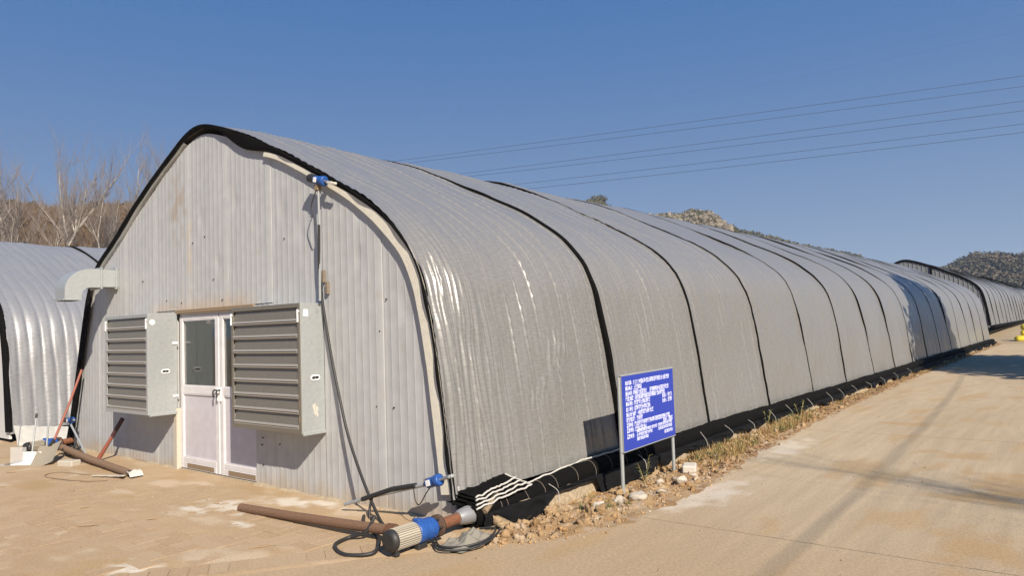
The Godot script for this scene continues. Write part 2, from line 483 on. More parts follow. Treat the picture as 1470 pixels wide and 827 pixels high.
func build_yard():
	var o := Node3D.new()
	o.name = "paved_yard"; o.set_meta("kind", "structure"); add_child(o)
	var w := 0.1365
	var list := []
	var sgn := 1.0 if edge_side(-9, -3) > 0 else -1.0
	for j in range(-36, 2):
		for i in range(-125, -28):
			var m := posmod(i - j, 4)
			if m != 0 and m != 2: continue
			var cx: float; var cz: float; var hor := m == 0
			if hor: cx = (i + 1.0) * w; cz = (j + 0.5) * w
			else: cx = (i + 0.5) * w; cz = float(j) * w
			if cz < -4.5 or cz > -0.2 or sgn * edge_side(cx, cz) < 0.40: continue
			list.append([Vector3(cx, 0, cz), 0.0 if hor else PI / 2])
	# header course along the edge
	for k in range(-20, 12):
		var p: Vector2 = BA + BD * (k * w) + Vector2(BD.y, -BD.x) * 0.137 * (1.0 if sgn * edge_side(BA.x + BD.y, BA.y - BD.x) > 0 else -1.0)
		if p.y > -0.2 or p.y < -4.0: continue
		list.append([Vector3(p.x, 0, p.y), atan2(BD.x, BD.y)])
	var meshes := []
	for t in 3:
		var b := MB.new()
		b.cbox(Vector3(0, -0.0218, 0), Vector3(w * 2 - 0.0035, 0.06, w - 0.0035), 0.001)
		meshes.append(b.mesh())
	for q in list:
		var px := pix(q[0])
		var inside: bool = px.x > -10 and px.x < 1480 and px.y < 840 and px.y > 0
		q.append((q[0] - cam.position).length() + (0.0 if inside else 1000.0))
	list.sort_custom(func(a, b): return a[2] < b[2])
	var rest := MB.new()
	for k in list.size():
		var q = list[k]
		var h := 0.0005 + rng.randf_range(-0.0022, 0.0022) + 0.003 * N(q[0].x, q[0].z, 0.6)
		if q[2] > 1000.0: continue
		if k < 300:
			var o2 := put(meshes[k % 3], [M.paver, M.paver_b, M.paver_c][rng.randi() % 3], "paver", o, Vector3(q[0].x, h, q[0].z))
			o2.rotation = Vector3(rng.randf_range(-0.006, 0.006), q[1] + rng.randf_range(-0.01, 0.01), rng.randf_range(-0.006, 0.006))
		else:
			rest.cbox(Vector3(q[0].x, h - 0.0215, q[0].z), Vector3(w * 2 - 0.006, 0.06, w - 0.006), 0.003, Basis(Vector3.UP, q[1]))
	if rest.v.size() > 0:
		var r := put(rest, M.paver, "distant_pavers", o)
		r.set_meta("kind", "stuff")
	# blown sand lying in the joints and over the stones
	var hf := func(x: float, z: float):
		var e: float = sgn * edge_side(x, z)
		var h := 0.0078 + 0.010 * N(x * 0.9, z * 1.3, 0.9) + 0.004 * N(x, z, 3.3) + 0.012 * S(-3.9, -4.6, z) + 0.008 * S(-9.0, -12.0, x)
		h -= 0.006 * S(0.5, 0.2, e)
		if e < 0.03: return lerpf(-0.012, 0.0095, S(-0.16 + 0.08 * N(x, z, 2.0), 0.02, e)) + 0.002 * N(x, z, 5.0)
		return minf(h, 0.03)
	var b1 := patch(-8.6, -3.9, -4.62, -0.6, 176, 150, hf, sand_color)
	put(b1, M.sand, "blown_sand", o)
	var b2 := patch(-19.0, -8.6, -5.4, -0.6, 200, 96, hf, sand_color)
	put(b2, M.sand, "blown_sand", o)

func bank_edge(z: float) -> float:
	var t := [[-4.0, -3.82], [-4.3, -3.74], [-4.7, -3.45], [-5.45, -3.24], [-6.8, -3.22], [-9.7, -3.54], [-13.7, -3.74], [-20.8, -3.9], [-45.0, -3.98]]
	for i in t.size() - 1:
		if z <= t[i][0] and z >= t[i + 1][0]: return lerpf(t[i][1], t[i + 1][1], (z - t[i][0]) / (t[i + 1][0] - t[i][0]))
	return -3.8
func bank_h(x: float, z: float) -> float:
	var e := bank_edge(z) + 0.10 * N(z * 1.3, 2.0) + 0.05 * N(z * 5.0, 7.0)
	var t := clampf((e - x) / 0.75, -1.0, 1.0)
	var front := S(-4.12, -4.6, z + 0.25 * (x + 3.8))
	var h := 0.004 - 0.055 * S(0.25, 1.0, t) if t > 0 else 0.004 + 0.10 * t
	var rough := clampf(t * 3.0, 0.0, 1.0) * front
	h += rough * (0.050 * nr.get_noise_2d(x * 1.6, z * 1.6) + 0.030 * N(x, z, 5.0) + 0.014 * N(x, z, 14.0)) 
	h -= 0.03 * (1.0 - front)
	return h
func bank_color(x: float, z: float) -> Color:
	var c := Color(0.38, 0.225, 0.095).lerp(Color(0.46, 0.33, 0.19), 0.5 + 0.8 * N(x, z, 1.8))
	c = c.lerp(Color(0.30, 0.165, 0.07), 0.6 * S(0.1, 0.5, N(x + 30, z, 2.6)))
	c = c.lerp(Color(0.60, 0.50, 0.38), 0.5 * S(0.15, 0.4, N(x, z + 50, 4.5)))
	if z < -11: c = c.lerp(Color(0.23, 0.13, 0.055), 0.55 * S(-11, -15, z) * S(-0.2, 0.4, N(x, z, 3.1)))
	return c
func build_dirt_bank():
	var o := Node3D.new()
	o.name = "dirt_bank"; o.set_meta("kind", "structure"); add_child(o)
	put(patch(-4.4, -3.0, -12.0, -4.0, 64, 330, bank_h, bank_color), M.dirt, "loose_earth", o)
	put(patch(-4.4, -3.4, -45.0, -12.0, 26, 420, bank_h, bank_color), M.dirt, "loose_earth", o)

# ---------------------------------------------------------------- greenhouses
var creases := [   # sharp diagonal folds in the first sheet: z, y, z, y
	[-6.35, 1.62, -6.28, 1.28], [-6.28, 1.30, -6.02, 1.10], [-6.05, 1.12, -5.98, 0.98], [-6.42, 1.50, -6.30, 1.22], [-6.1, 1.2, -5.9, 1.0], [-5.86, 1.05, -5.80, 0.9], [-6.55, 1.7, -6.48, 1.4], [-6.22, 1.55, -6.18, 1.3]]
func quilt_h(z: float, arc: float, p: Vector2, o: Dictionary) -> float:
	var side := S(3.1, 2.2, p.y)                       # 1 on the wall, 0 on the roof
	var wob := 0.10 * nf.get_noise_2d(z * 1.7, arc * 0.35) + 0.05 * nf.get_noise_2d(z * 4.0 + 9.0, arc * 0.8)
	var f := fposmod((z - o.z0) / o.sp + wob, 1.0)
	var t := absf(2.0 * f - 1.0)
	var a: float = o.amp * (0.55 + 0.45 * side) * (0.75 + 0.5 * nf.get_noise_2d(floor((z - o.z0) / o.sp + wob) * 3.7, arc * 0.5))
	var h := a * (1.0 - t * t * t * t)
	# the sewn ridge between two pads, dashed where the stitches pull it in
	var w: float = (1.0 - t) * o.sp * 0.5
	h += o.ridge * exp(-w * w / 0.00022) * (0.7 + 0.3 * sin(arc * 48.0)) * (0.6 + 0.5 * nf.get_noise_2d(floor((z - o.z0) / o.sp + wob + 0.5) * 5.3, arc * 0.6))
	h += 0.022 * nf.get_noise_2d(z * 0.55 + 20.0 * o.k, arc * 0.45) + 0.006 * nf.get_noise_2d(z * 2.2, arc * 2.0)
	h += 0.0022 * nf.get_noise_2d(z * 14.0, arc * 1.6) + 0.0012 * nf.get_noise_2d(z * 9.0, arc * 17.0)
	h += 0.05 * S(0.9, 0.0, absf(p.x)) * nf.get_noise_2d(z * 0.9, 3.0)
	if o.fine:
		var e := S(-5.75, -4.65, z)
		var lower := S(2.5, 2.15, p.y) * 0.75 + 0.25
		h += 0.016 * e * lower * (1.0 - 2.0 * absf(nf.get_noise_2d(z * 9.5 + 0.5 * nf.get_noise_2d(z * 3.0, arc * 0.7), arc * 0.22)))
		h += 0.006 * e * lower * nf.get_noise_2d(z * 33.0, arc * 0.6)
		if p.x > 3.0:
			for c in creases:
				var q := Geometry2D.get_closest_point_to_segment(Vector2(z, p.y), Vector2(c[0], c[1]), Vector2(c[2], c[3]))
				var d := Vector2(z, p.y).distance_to(q)
				if d < 0.06: h += 0.013 * exp(-d * d / 0.00045) - 0.005 * exp(-(d - 0.03) * (d - 0.03) / 0.0006)
	return h
func sheet(parent: Node3D, z0: float, z1: float, off: Vector3, sy: float, ks: PackedInt32Array, nzc: int, o: Dictionary, m: Material, called := "quilt_sheet"):
	var b := MB.new()
	o.z0 = z0
	var nu := ks.size() - 1
	for j in nzc + 1:
		var z := lerpf(z0, z1, float(j) / nzc)
		for k in ks:
			var p := AP[k]
			var h := quilt_h(z, AL[k], p, o)
			# the lap of one sheet over the next
			h += 0.012 * S(0.10, 0.0, z0 - z)
			var q := p + AN[k] * h
			b.v.append(Vector3(XC + q.x, q.y * sy, z) + off); b.n.append(Vector3.ZERO); b.uv.append(Vector2(z, AL[k])); b.c.append(Color.WHITE)
	b.finish(nu, nzc, 0)
	return put(b, m, called, parent)
func arch_strip(parent: Node3D, called: String, m: Material, off: Vector3, sy: float, ka: int, kb: int, sec: Callable, step := 2, flip := false):
	# sec(k) -> Array of Vector2(offset from the outline, z) giving the cross section; outside = along arch x across
	var b := MB.new()
	var rows := []
	var k := ka
	while k <= kb:
		rows.append(k); k += step
	var cnt: int = sec.call(ka).size()
	for j in cnt:
		for kk in rows:
			var s = sec.call(kk)[j]
			var p: Vector2 = AP[kk] + AN[kk] * s.x
			b.v.append(Vector3(XC + p.x, p.y * sy, s.y) + off); b.n.append(Vector3.ZERO); b.uv.append(Vector2(AL[kk], j)); b.c.append(Color.WHITE)
	b.finish(rows.size() - 1, cnt - 1, 0)
	if flip: b.ix = flipped(b)
	return put(b, m, called, parent)
func k_range(a: int, b: int, step: int) -> PackedInt32Array:
	var o := PackedInt32Array()
	var k := a
	while k < b:
		o.append(k); k += step
	o.append(b)
	return o
func gable_color(x: float, y: float) -> Color:
	var c := Color(0.445, 0.445, 0.438) * (1.0 + 0.02 * N(x * 5.0, y * 0.25) + 0.03 * N(x, y, 0.9))
	var d := Vector2((x + 9.28) / 0.34, (y - 3.42) / 0.62).length()
	c = c.lerp(Color(0.38, 0.28, 0.18), 0.6 * S(1.15, 0.1, d) * S(-0.12, 0.22, N(x * 5.0, y * 3.2)))
	c = c.lerp(Color(0.48, 0.38, 0.27), 0.6 * S(0.10, 0.0, absf(x + 8.99 + 0.03 * N(y, 1.0, 2.0))) * S(2.1, 2.4, y) * S(3.6, 3.0, y) * S(-0.1, 0.3, N(x * 5.0, y * 2.5)))
	c = c.lerp(Color(0.50, 0.40, 0.29), 0.7 * S(2.26, 2.06, y + 0.05 * N(x * 6.0, 0.0)) * S(2.02, 2.06, y) * S(-10.2, -9.8, x) * S(-7.3, -7.8, x))
	c = c.lerp(Color(0.42, 0.33, 0.22), 0.6 * S(0.22, 0.02, y + 0.12 * N(x * 3.0, 1.0)))
	c = c.lerp(Color(0.45, 0.40, 0.33), 0.35 * S(0.72, 0.85, nf.get_noise_2d(x * 7.0, y * 4.0)))
	c.a = 1.0
	return c
func wall_panel(parent: Node3D, x0: float, x1: float, y0: float, y1: float, zf: float, seed_: float):
	# y1 <= 0: up to the arch
	var xs := PackedFloat32Array()
	var rz := PackedFloat32Array()
	var pitch := 0.1025
	xs.append(x0); rz.append(0.0)
	xs.append(x0 + 0.012); rz.append(0.006)
	var x := x0 + 0.028
	xs.append(x); rz.append(0.0)
	x = x0 + pitch
	while x < x1 - 0.05:
		xs.append(x - 0.045); rz.append(0.0)
		xs.append(x - 0.010); rz.append(0.0)
		xs.append(x - 0.004); rz.append(0.0035)
		xs.append(x + 0.004); rz.append(0.0035)
		xs.append(x + 0.010); rz.append(0.0)
		x += pitch
	xs.append(x1 - 0.014); rz.append(0.0)
	xs.append(x1 - 0.002); rz.append(-0.012)
	var rows := 56
	var b := MB.new()
	for j in rows + 1:
		for i in xs.size():
			var xx := xs[i]
			var top := y1 if y1 > 0 else arch_top(clampf(xx - XC, -4.1, 4.15)) - 0.10 * (1.0 if absf(xx - XC) < 3.6 else 0.5)
			var y := lerpf(y0, maxf(top, y0 + 0.05), float(j) / rows)
			var z := zf + rz[i] + 0.0035 * N(xx * 1.1 + seed_, y * 0.8) + 0.0010 * N(xx * 4.0, y * 2.0 + seed_) + 0.002 * nf.get_noise_2d(xx * 1.5 + seed_ * 3.0, y * 0.15)
			for d in [[-6.93, 3.05], [-7.9, 3.3], [-8.7, 3.2], [-5.65, 2.45], [-5.0, 1.9], [-6.6, 2.8], [-8.3, 2.6], [-5.6, 2.9]]:
				var r2: float = (xx - d[0]) * (xx - d[0]) * 1.6 + (y - d[1]) * (y - d[1]) * 0.35
				if r2 < 0.03: z -= 0.010 * exp(-r2 / 0.006)
			b.v.append(Vector3(xx, y, z)); b.n.append(Vector3.ZERO); b.uv.append(Vector2(xx, y)); b.c.append(gable_color(xx, y))
	b.finish(xs.size() - 1, rows, 0)
	# returns at the two upright edges and the foot
	b.col = Color(0.5, 0.5, 0.48)
	var t0: float = b.v[rows * xs.size()].y
	var t1: float = b.v[rows * xs.size() + xs.size() - 1].y
	b.quad(Vector3(x0, y0, zf - 0.05), Vector3(x0, y0, zf - 0.001), Vector3(x0, t0, zf - 0.001), Vector3(x0, t0, zf - 0.05))
	b.quad(Vector3(x1 - 0.002, y0, zf - 0.012), Vector3(x1 - 0.002, y0, zf - 0.05), Vector3(x1 - 0.002, t1, zf - 0.05), Vector3(x1 - 0.002, t1, zf - 0.012))
	b.quad(Vector3(x0, y0, zf - 0.05), Vector3(x1, y0, zf - 0.05), Vector3(x1, y0, zf - 0.004), Vector3(x0, y0, zf - 0.004))
	return put(b, M.gable, "wall_panel", parent)
func band(k: int) -> float:   # how far the black edge band hangs inward over the gable
	var dx := AP[k].x; var y := AP[k].y
	if dx < 0: return 0.05 + 0.08 * S(2.6, 2.2, y) + 0.015 * N(AL[k] * 2.0, 4.0)
	var droop := 0.11 * exp(-pow((dx - 1.0) / 0.42, 2.0))
	return lerpf(0.010, 0.042, S(2.4, 3.4, y)) + droop + 0.004 * N(AL[k] * 2.5, 1.0)
func build_main_greenhouse():
	var g := thing("greenhouse", Vector3.ZERO, "long arched greenhouse covered in grey silver quilts with a ribbed white gable and glazed door", "greenhouse")
	# gable wall
	var seams := [-12.72, -11.74, -10.82, -9.90]
	for i in 3: wall_panel(g, seams[i], seams[i + 1], 0.03, 0.0, ZW, i * 5.1)
	wall_panel(g, -9.90, -9.405, 0.03, 2.055, ZW - 0.004, 21.0)
	wall_panel(g, -9.90, -8.98, 2.06, 0.0, ZW + 0.006, 31.0)
	wall_panel(g, -8.98, -8.06, 2.06, 0.0, ZW + 0.006, 37.0)
	wall_panel(g, -8.06, -7.14, 2.06, 0.0, ZW + 0.006, 43.0)
	wall_panel(g, -7.53, -7.14, -0.02, 2.055, ZW - 0.004, 51.0)
	wall_panel(g, -7.14, -6.22, -0.02, 0.0, ZW, 57.0)
	wall_panel(g, -6.22, -5.30, -0.01, 0.0, ZW + 0.008, 63.0)
	wall_panel(g, -5.30, -4.42, 0.0, 0.0, ZW, 69.0)
	# screws on the panels
	for q in [[-5.42, 0.98], [-5.18, 0.98], [-7.38, 0.55], [-7.40, 0.47], [-7.38, 0.25], [-7.05, 0.5], [-6.9, 2.75], [-8.4, 2.4], [-8.9, 2.9], [-9.6, 2.2], [-9.2, 2.15], [-8.2, 2.14], [-5.35, 1.7], [-5.25, 2.0], [-10.3, 2.5], [-8.6, 2.95]]:
		var sc := MB.new()
		sc.tube(pts([Vector3(q[0], q[1], ZW), Vector3(q[0], q[1], ZW + (0.014 if q[1] < 2.06 or q[0] > -7.1 else 0.020))]), 0.007, 8)
		put(sc, M.dark, "screw", g)
	# header trim over the door, timber post and threshold
	var hd := MB.new()
	hd.cbox(Vector3(-8.45, 2.035, ZW - 0.01), Vector3(1.86, 0.05, 0.06), 0.004)
	put(hd, M.tape, "door_header", g)
	var tp := MB.new()
	tp.cbox(Vector3(-9.362, 0.40, ZW + 0.0), Vector3(0.08, 0.78, 0.06), 0.005)
	put(tp, M.timber, "door_post", g)
	build_doors(g)
	# plinth under the gable
	for q in [[-12.75, -9.36], [-7.53, -4.35]]:
		var pl := MB.new()
		pl.grid(60, 4, func(i: int, j: int):
			var x: float = lerpf(q[0], q[1], i / 60.0)
			var h: float = 0.045 + 0.02 * N(x * 2.0, 0.0)
			var row = [Vector2(0.10 + 0.05 * N(x * 1.5, 5.0), -0.01), Vector2(0.05 + 0.03 * N(x * 1.5, 5.0), h * 0.6), Vector2(0.01, h), Vector2(-0.03, h), Vector2(-0.05, h)][j]
			return Vector3(x, row.y - 0.012, ZW + row.x))
		put(pl, M.concrete, "gable_plinth", g)
	# quilts
	var right := arch_k(0.0)
	for k in AP.size():
		if AP[k].x < 0.0: right = k
	var last := AP.size() - 1
	for k in range(last, 0, -1):
		if AP[k].y < 0.24 and AP[k].x > 0.0: last = k
	var z0 := ZW + 0.06
	var z1 := -7.35
	var n := 0
	var prev := {}
	while z0 > -42.5:
		var stp := 1 if n < 2 else (2 if n < 5 else 3)
		var ks := k_range(0, right - 18, 8)
		ks.append_array(k_range(right - 16, last, stp))
		var cells := 340 if n == 0 else (260 if n < 3 else (130 if n < 6 else 70))
		var so := {"z0": z0, "sp": 0.225 if n == 0 else 0.185, "amp": 0.013 if n == 0 else 0.009, "k": n, "fine": n == 0, "ridge": 0.030 if n == 0 else (0.022 if n < 3 else 0.014)}
		sheet(g, z0, z1 - 0.05, Vector3.ZERO, 1.0, ks, cells, so, M.quilt)
		if n > 0:
			var wmax: float = [0.0, 0.048, 0.024, 0.020, 0.012][n] if n < 5 else 0.004
			var zz := z0
			var nn := n
			arch_strip(g, "black_sheet_edge", M.felt, Vector3.ZERO, 1.0, right - 40, last, func(k: int):
				var y := AP[k].y
				var fade := S(3.6, 2.5, y) if nn > 1 else S(4.2, 3.3, y) * 0.85 + 0.15
				var ww: float = wmax * fade * (0.8 + 0.4 * nf.get_noise_2d(AL[k] * 0.9, nn * 7.0)) + 0.004
				var base := maxf(quilt_h(zz - 0.035, AL[k], AP[k], so), maxf(quilt_h(zz + 0.01, AL[k], AP[k], prev), quilt_h(zz - 0.03, AL[k], AP[k], prev))) + 0.006
				var up := base + 0.001 + (0.022 if nn == 1 else (0.013 if nn < 4 else 0.0015)) * fade + 0.001 * nf.get_noise_2d(AL[k] * 0.8, nn * 3.0)
				var zq: float = zz + 0.012 * nf.get_noise_2d(AL[k] * 0.5, nn * 5.0) + 0.01
				return [Vector2(base - 0.03, zq + 0.006), Vector2(up - 0.004, zq + 0.006), Vector2(up, zq), Vector2(up, zq - ww), Vector2(base - 0.03, zq - ww - 0.006)], 2)
		prev = so
		z0 = z1
		z1 = z1 - 2.4
		n += 1
	# black felt edge hanging over the gable, cream batten inside it
	arch_strip(g, "black_edge_band", M.felt, Vector3.ZERO, 1.0, 0, AP.size() - 3, func(k: int):
		var w := band(k)
		var y := AP[k].y; var dx := AP[k].x
		var thick := 0.05 if dx > 0 else 0.07
		return [Vector2(0.012, z_lap(k) - thick), Vector2(0.014, z_lap(k) - 0.01), Vector2(0.010, z_lap(k) + 0.005), Vector2(-w * 0.5, z_lap(k) + 0.012 * sin(AL[k] * 9.0)), Vector2(-w, z_lap(k) - 0.012)], 2, true)
	var kb := right
	for k in range(right, AP.size()):
		if AP[k].x < 1.45 and AP[k].y > 3.0: kb = k
	arch_strip(g, "cream_batten", M.cream, Vector3.ZERO, 1.0, kb, AP.size() - 4, func(k: int):
		var w := band(k)
		var bw := lerpf(0.125, 0.058, S(2.6, 3.3, AP[k].y))
		return [Vector2(-w + 0.03, ZW + 0.05), Vector2(-w - bw + 0.006, ZW + 0.052), Vector2(-w - bw, ZW + 0.046), Vector2(-w - bw, ZW + 0.0)], 2, true)
	arch_strip(g, "grey_edge_strip", M.galv, Vector3.ZERO, 1.0, 70, right - 10, func(k: int):
		var w := band(k)
		return [Vector2(-w + 0.03, ZW + 0.04), Vector2(-w - 0.03 - 0.02 * N(AL[k], 9.0), ZW + 0.042), Vector2(-w - 0.035, ZW + 0.0)], 3, true)
	# roll at the foot of the long side, its ties, the film and the plinth below
	var path := PackedVector3Array(); var rad := PackedFloat32Array()
	for i in 520:
		var z := lerpf(-4.56, -43.0, pow(i / 519.0, 1.25))
		path.append(roll_at(z))
		rad.append(0.102 + 0.010 * N(z * 1.2, 3.0) + 0.006 * nf.get_noise_2d(z * 7.0, 1.0) + 0.0015 * sin(z * 36.0 + 3.0 * N(z, 2.0)))
	var rl := MB.new()
	rl.tube(path, rad, 20)
	var roll := put(rl, M.felt, "quilt_roll", g)
	var z := -4.9
	mat("string", Color(0.33, 0.27, 0.22), 0.9)
	while z > -7.8:
		var tie := MB.new()
		tie_ring(tie, z, 0.112)
		if rng.randf() < 0.35: tie_ring(tie, z - 0.03, 0.114)
		put(tie, M.string, "tie_string", roll)
		z -= rng.randf_range(0.07, 0.34)
	# white hem where the first sheets meet the roll
	var hm := MB.new()
	var hp := PackedVector3Array()
	for i in 60:
		var zz := lerpf(-5.0, -7.5, i / 59.0)
		var c := roll_at(zz)
		hp.append(c + Vector3(-0.035 + 0.012 * N(zz * 4.0, 2.0), 0.108 + 0.014 * N(zz * 3.0, 8.0), 0))
	hm.tube(hp, 0.009, 6)
	put(hm, M.hem, "white_hem", g)
	build_folded_end(g)
	var fd := MB.new()
	fd.grid(240, 3, func(i: int, j: int):
		var zf := lerpf(-4.75, -43.0, pow(i / 240.0, 1.4))
		var top := 0.125 + 0.012 * N(zf * 0.7, 1.0) - 0.03 * S(0.2, 0.5, N(zf * 0.9, 14.0))
		var q = [Vector2(-4.14, -0.15), Vector2(-4.15, top - 0.01), Vector2(-4.165, top), Vector2(-4.42, top)][j]
		return Vector3(q.x + 0.004 * N(zf * 3.0, j), q.y, zf))
	put(fd, M.concrete, "side_plinth", g)
	var fl := MB.new()
	fl.grid(700, 12, func(i: int, j: int):
		var zf := lerpf(-4.6, -43.0, pow(i / 700.0, 1.5))
		var c := roll_at(zf)
		var low := lerpf(0.02, 0.075, S(-7.6, -10.0, zf)) + 0.20 * N(zf * 0.8, 31.0) + 0.04 * N(zf * 2.6, 5.0)
		if zf > -5.45: low = lerpf(low, -0.07, S(-5.65, -5.4, zf))
		if zf < -5.45 and zf > -6.4: low = lerpf(low, 0.125, S(-5.45, -5.62, zf) * S(-6.4, -6.28, zf))
		if zf < -6.5 and zf > -7.5: low = lerpf(low, -0.04, 0.8)
		low = clampf(low, -0.07, 0.125)
		var t := j / 12.0
		var fold := 0.030 * N(zf * 4.0 + t * 2.5, t * 2.0) + 0.012 * N(zf * 11.0 - t * 4.0, t * 4.0)
		var lip := Vector3(-4.128, 0.150, zf)
		var st := Vector3(c.x + 0.055, c.y - 0.05, zf)
		if t < 0.3: return st.lerp(lip, t / 0.3) + Vector3(fold * 0.4, 0.01 * N(zf * 4.0, t), 0)
		var u := (t - 0.3) / 0.7
		return Vector3(-4.128 + 0.03 * u + fold + 0.022, lerpf(0.150, low, u), zf))
	fl.ix = flipped(fl)
	put(fl, M.film, "black_film", g)
	for q in [-5.62, -7.31, -8.94, -9.8, -10.6, -11.5, -12.3, -13.4, -14.6, -15.4, -16.4, -17.6, -18.9, -20.3, -22.0]:
		var pegs := MB.new()
		pegs.tube(curve([Vector3(-4.165, 0.22 + rng.randf_range(-0.03, 0.03), q + rng.randf_range(-0.06, 0.06)), Vector3(-4.08, 0.14, q), Vector3(-4.065, 0.06, q), Vector3(-4.06, -0.03, q + rng.randf_range(-0.02, 0.02))], 4), 0.0028, 6)
		put(pegs, M.hem, "tie_down_cord", g)
	# far gable
	var bk := MB.new()
	var poly := PackedVector2Array()
	for k in range(0, AP.size(), 4): poly.append(AP[k] - AN[k] * 0.03)
	bk.prism(poly, Transform3D(Basis(), Vector3(XC, 0, -42.9)), 0.05)
	put(bk, mat("back_wall", Color(0.4, 0.4, 0.38), 0.6), "rear_gable", g)
func z_lap(_k: int) -> float: return ZW + 0.066
func flipped(b: MB) -> PackedInt32Array:
	for i in b.n.size(): b.n[i] = -b.n[i]
	var o := b.ix
	for i in range(0, o.size(), 3):
		var h := o[i + 1]; o[i + 1] = o[i + 2]; o[i + 2] = h
	return o
func roll_at(z: float) -> Vector3:
	var y := lerpf(0.115, 0.165, S(-5.2, -6.4, z)) + 0.02 * S(-8.0, -9.2, z) + 0.014 * N(z * 0.35, 6.0) + 0.008 * N(z * 1.3, 2.0)
	return Vector3(-4.275 + 0.045 * S(-5.0, -4.5, z) + 0.01 * N(z * 0.6, 1.0), y, z)
func tie_ring(b: MB, z: float, r: float):
	var c := roll_at(z)
	var p := PackedVector3Array()
	for i in 17:
		var t := TAU * i / 16.0
		p.append(c + Vector3(cos(t) * r, sin(t) * r, 0.045 * sin(t + z * 9.0) * N(z * 9.0, 1.0)))
	b.tube(p, 0.0017, 4, false)
func build_folded_end(g: Node3D):
	# loose end of the quilt laid in folds over the roll
	var n := Node3D.new(); n.name = "folded_quilt_end"; g.add_child(n)
	for l in 4:
		var b := MB.new()
		var y0 := 0.212 + 0.024 * l
		var sh := 0.03 * l
		b.grid(40, 14, func(i: int, j: int):
			var t := i / 40.0
			var u := j / 14.0
			var z := lerpf(-4.52 - sh, -5.34 + sh * 1.2, t)
			var x := lerpf(-4.47 + 0.015 * l, -4.12 - 0.030 * l - 0.06 * t, u) + 0.018 * N(t * 2.6, l * 2.3)
			var y := y0 + 0.012 * N(t * 4.5, l * 1.7) * u + 0.016 * N(z * 3.0, x * 3.0 + l * 0.15) + 0.05 * t - 0.02 * u
			return Vector3(x, y, z))
		b.ix = flipped(b)
		put(b, M.felt, "folded_layer", n)
		# pale raw edge of the layer
		var p := PackedVector3Array()
		for i in 41: p.append(b.v[14 * 41 + i] + Vector3(0.004, 0.0, 0))
		for j in range(13, 2, -1): p.append(b.v[j * 41 + 40])
		var e := MB.new()
		e.tube(p, 0.0085, 7)
		put(e, M.hem, "layer_edge", n)
	# tan cloth wrapped round the very end
	var c := MB.new()
	var path := PackedVector3Array(); var rad := PackedFloat32Array()
	for i in 14:
		var z := lerpf(-4.53, -4.98, i / 13.0)
		path.append(roll_at(z) + Vector3(0, 0.005, 0)); rad.append(0.108 + 0.006 * N(z * 9.0, 0.0))
	c.tube(path, rad, 18, false)
	put(c, M.felt, "end_wrap", n)
	var s := MB.new()
	var q := PackedVector3Array()
	for i in 15:
		var t := lerpf(0.35, 1.25, i / 14.0)
		q.append(roll_at(-4.62 - 0.02 * i) + Vector3(cos(t) * 0.122, sin(t) * 0.122, 0))
	s.tube(q, 0.028, 8)
	put(s, M.tape, "cloth_strap", n)
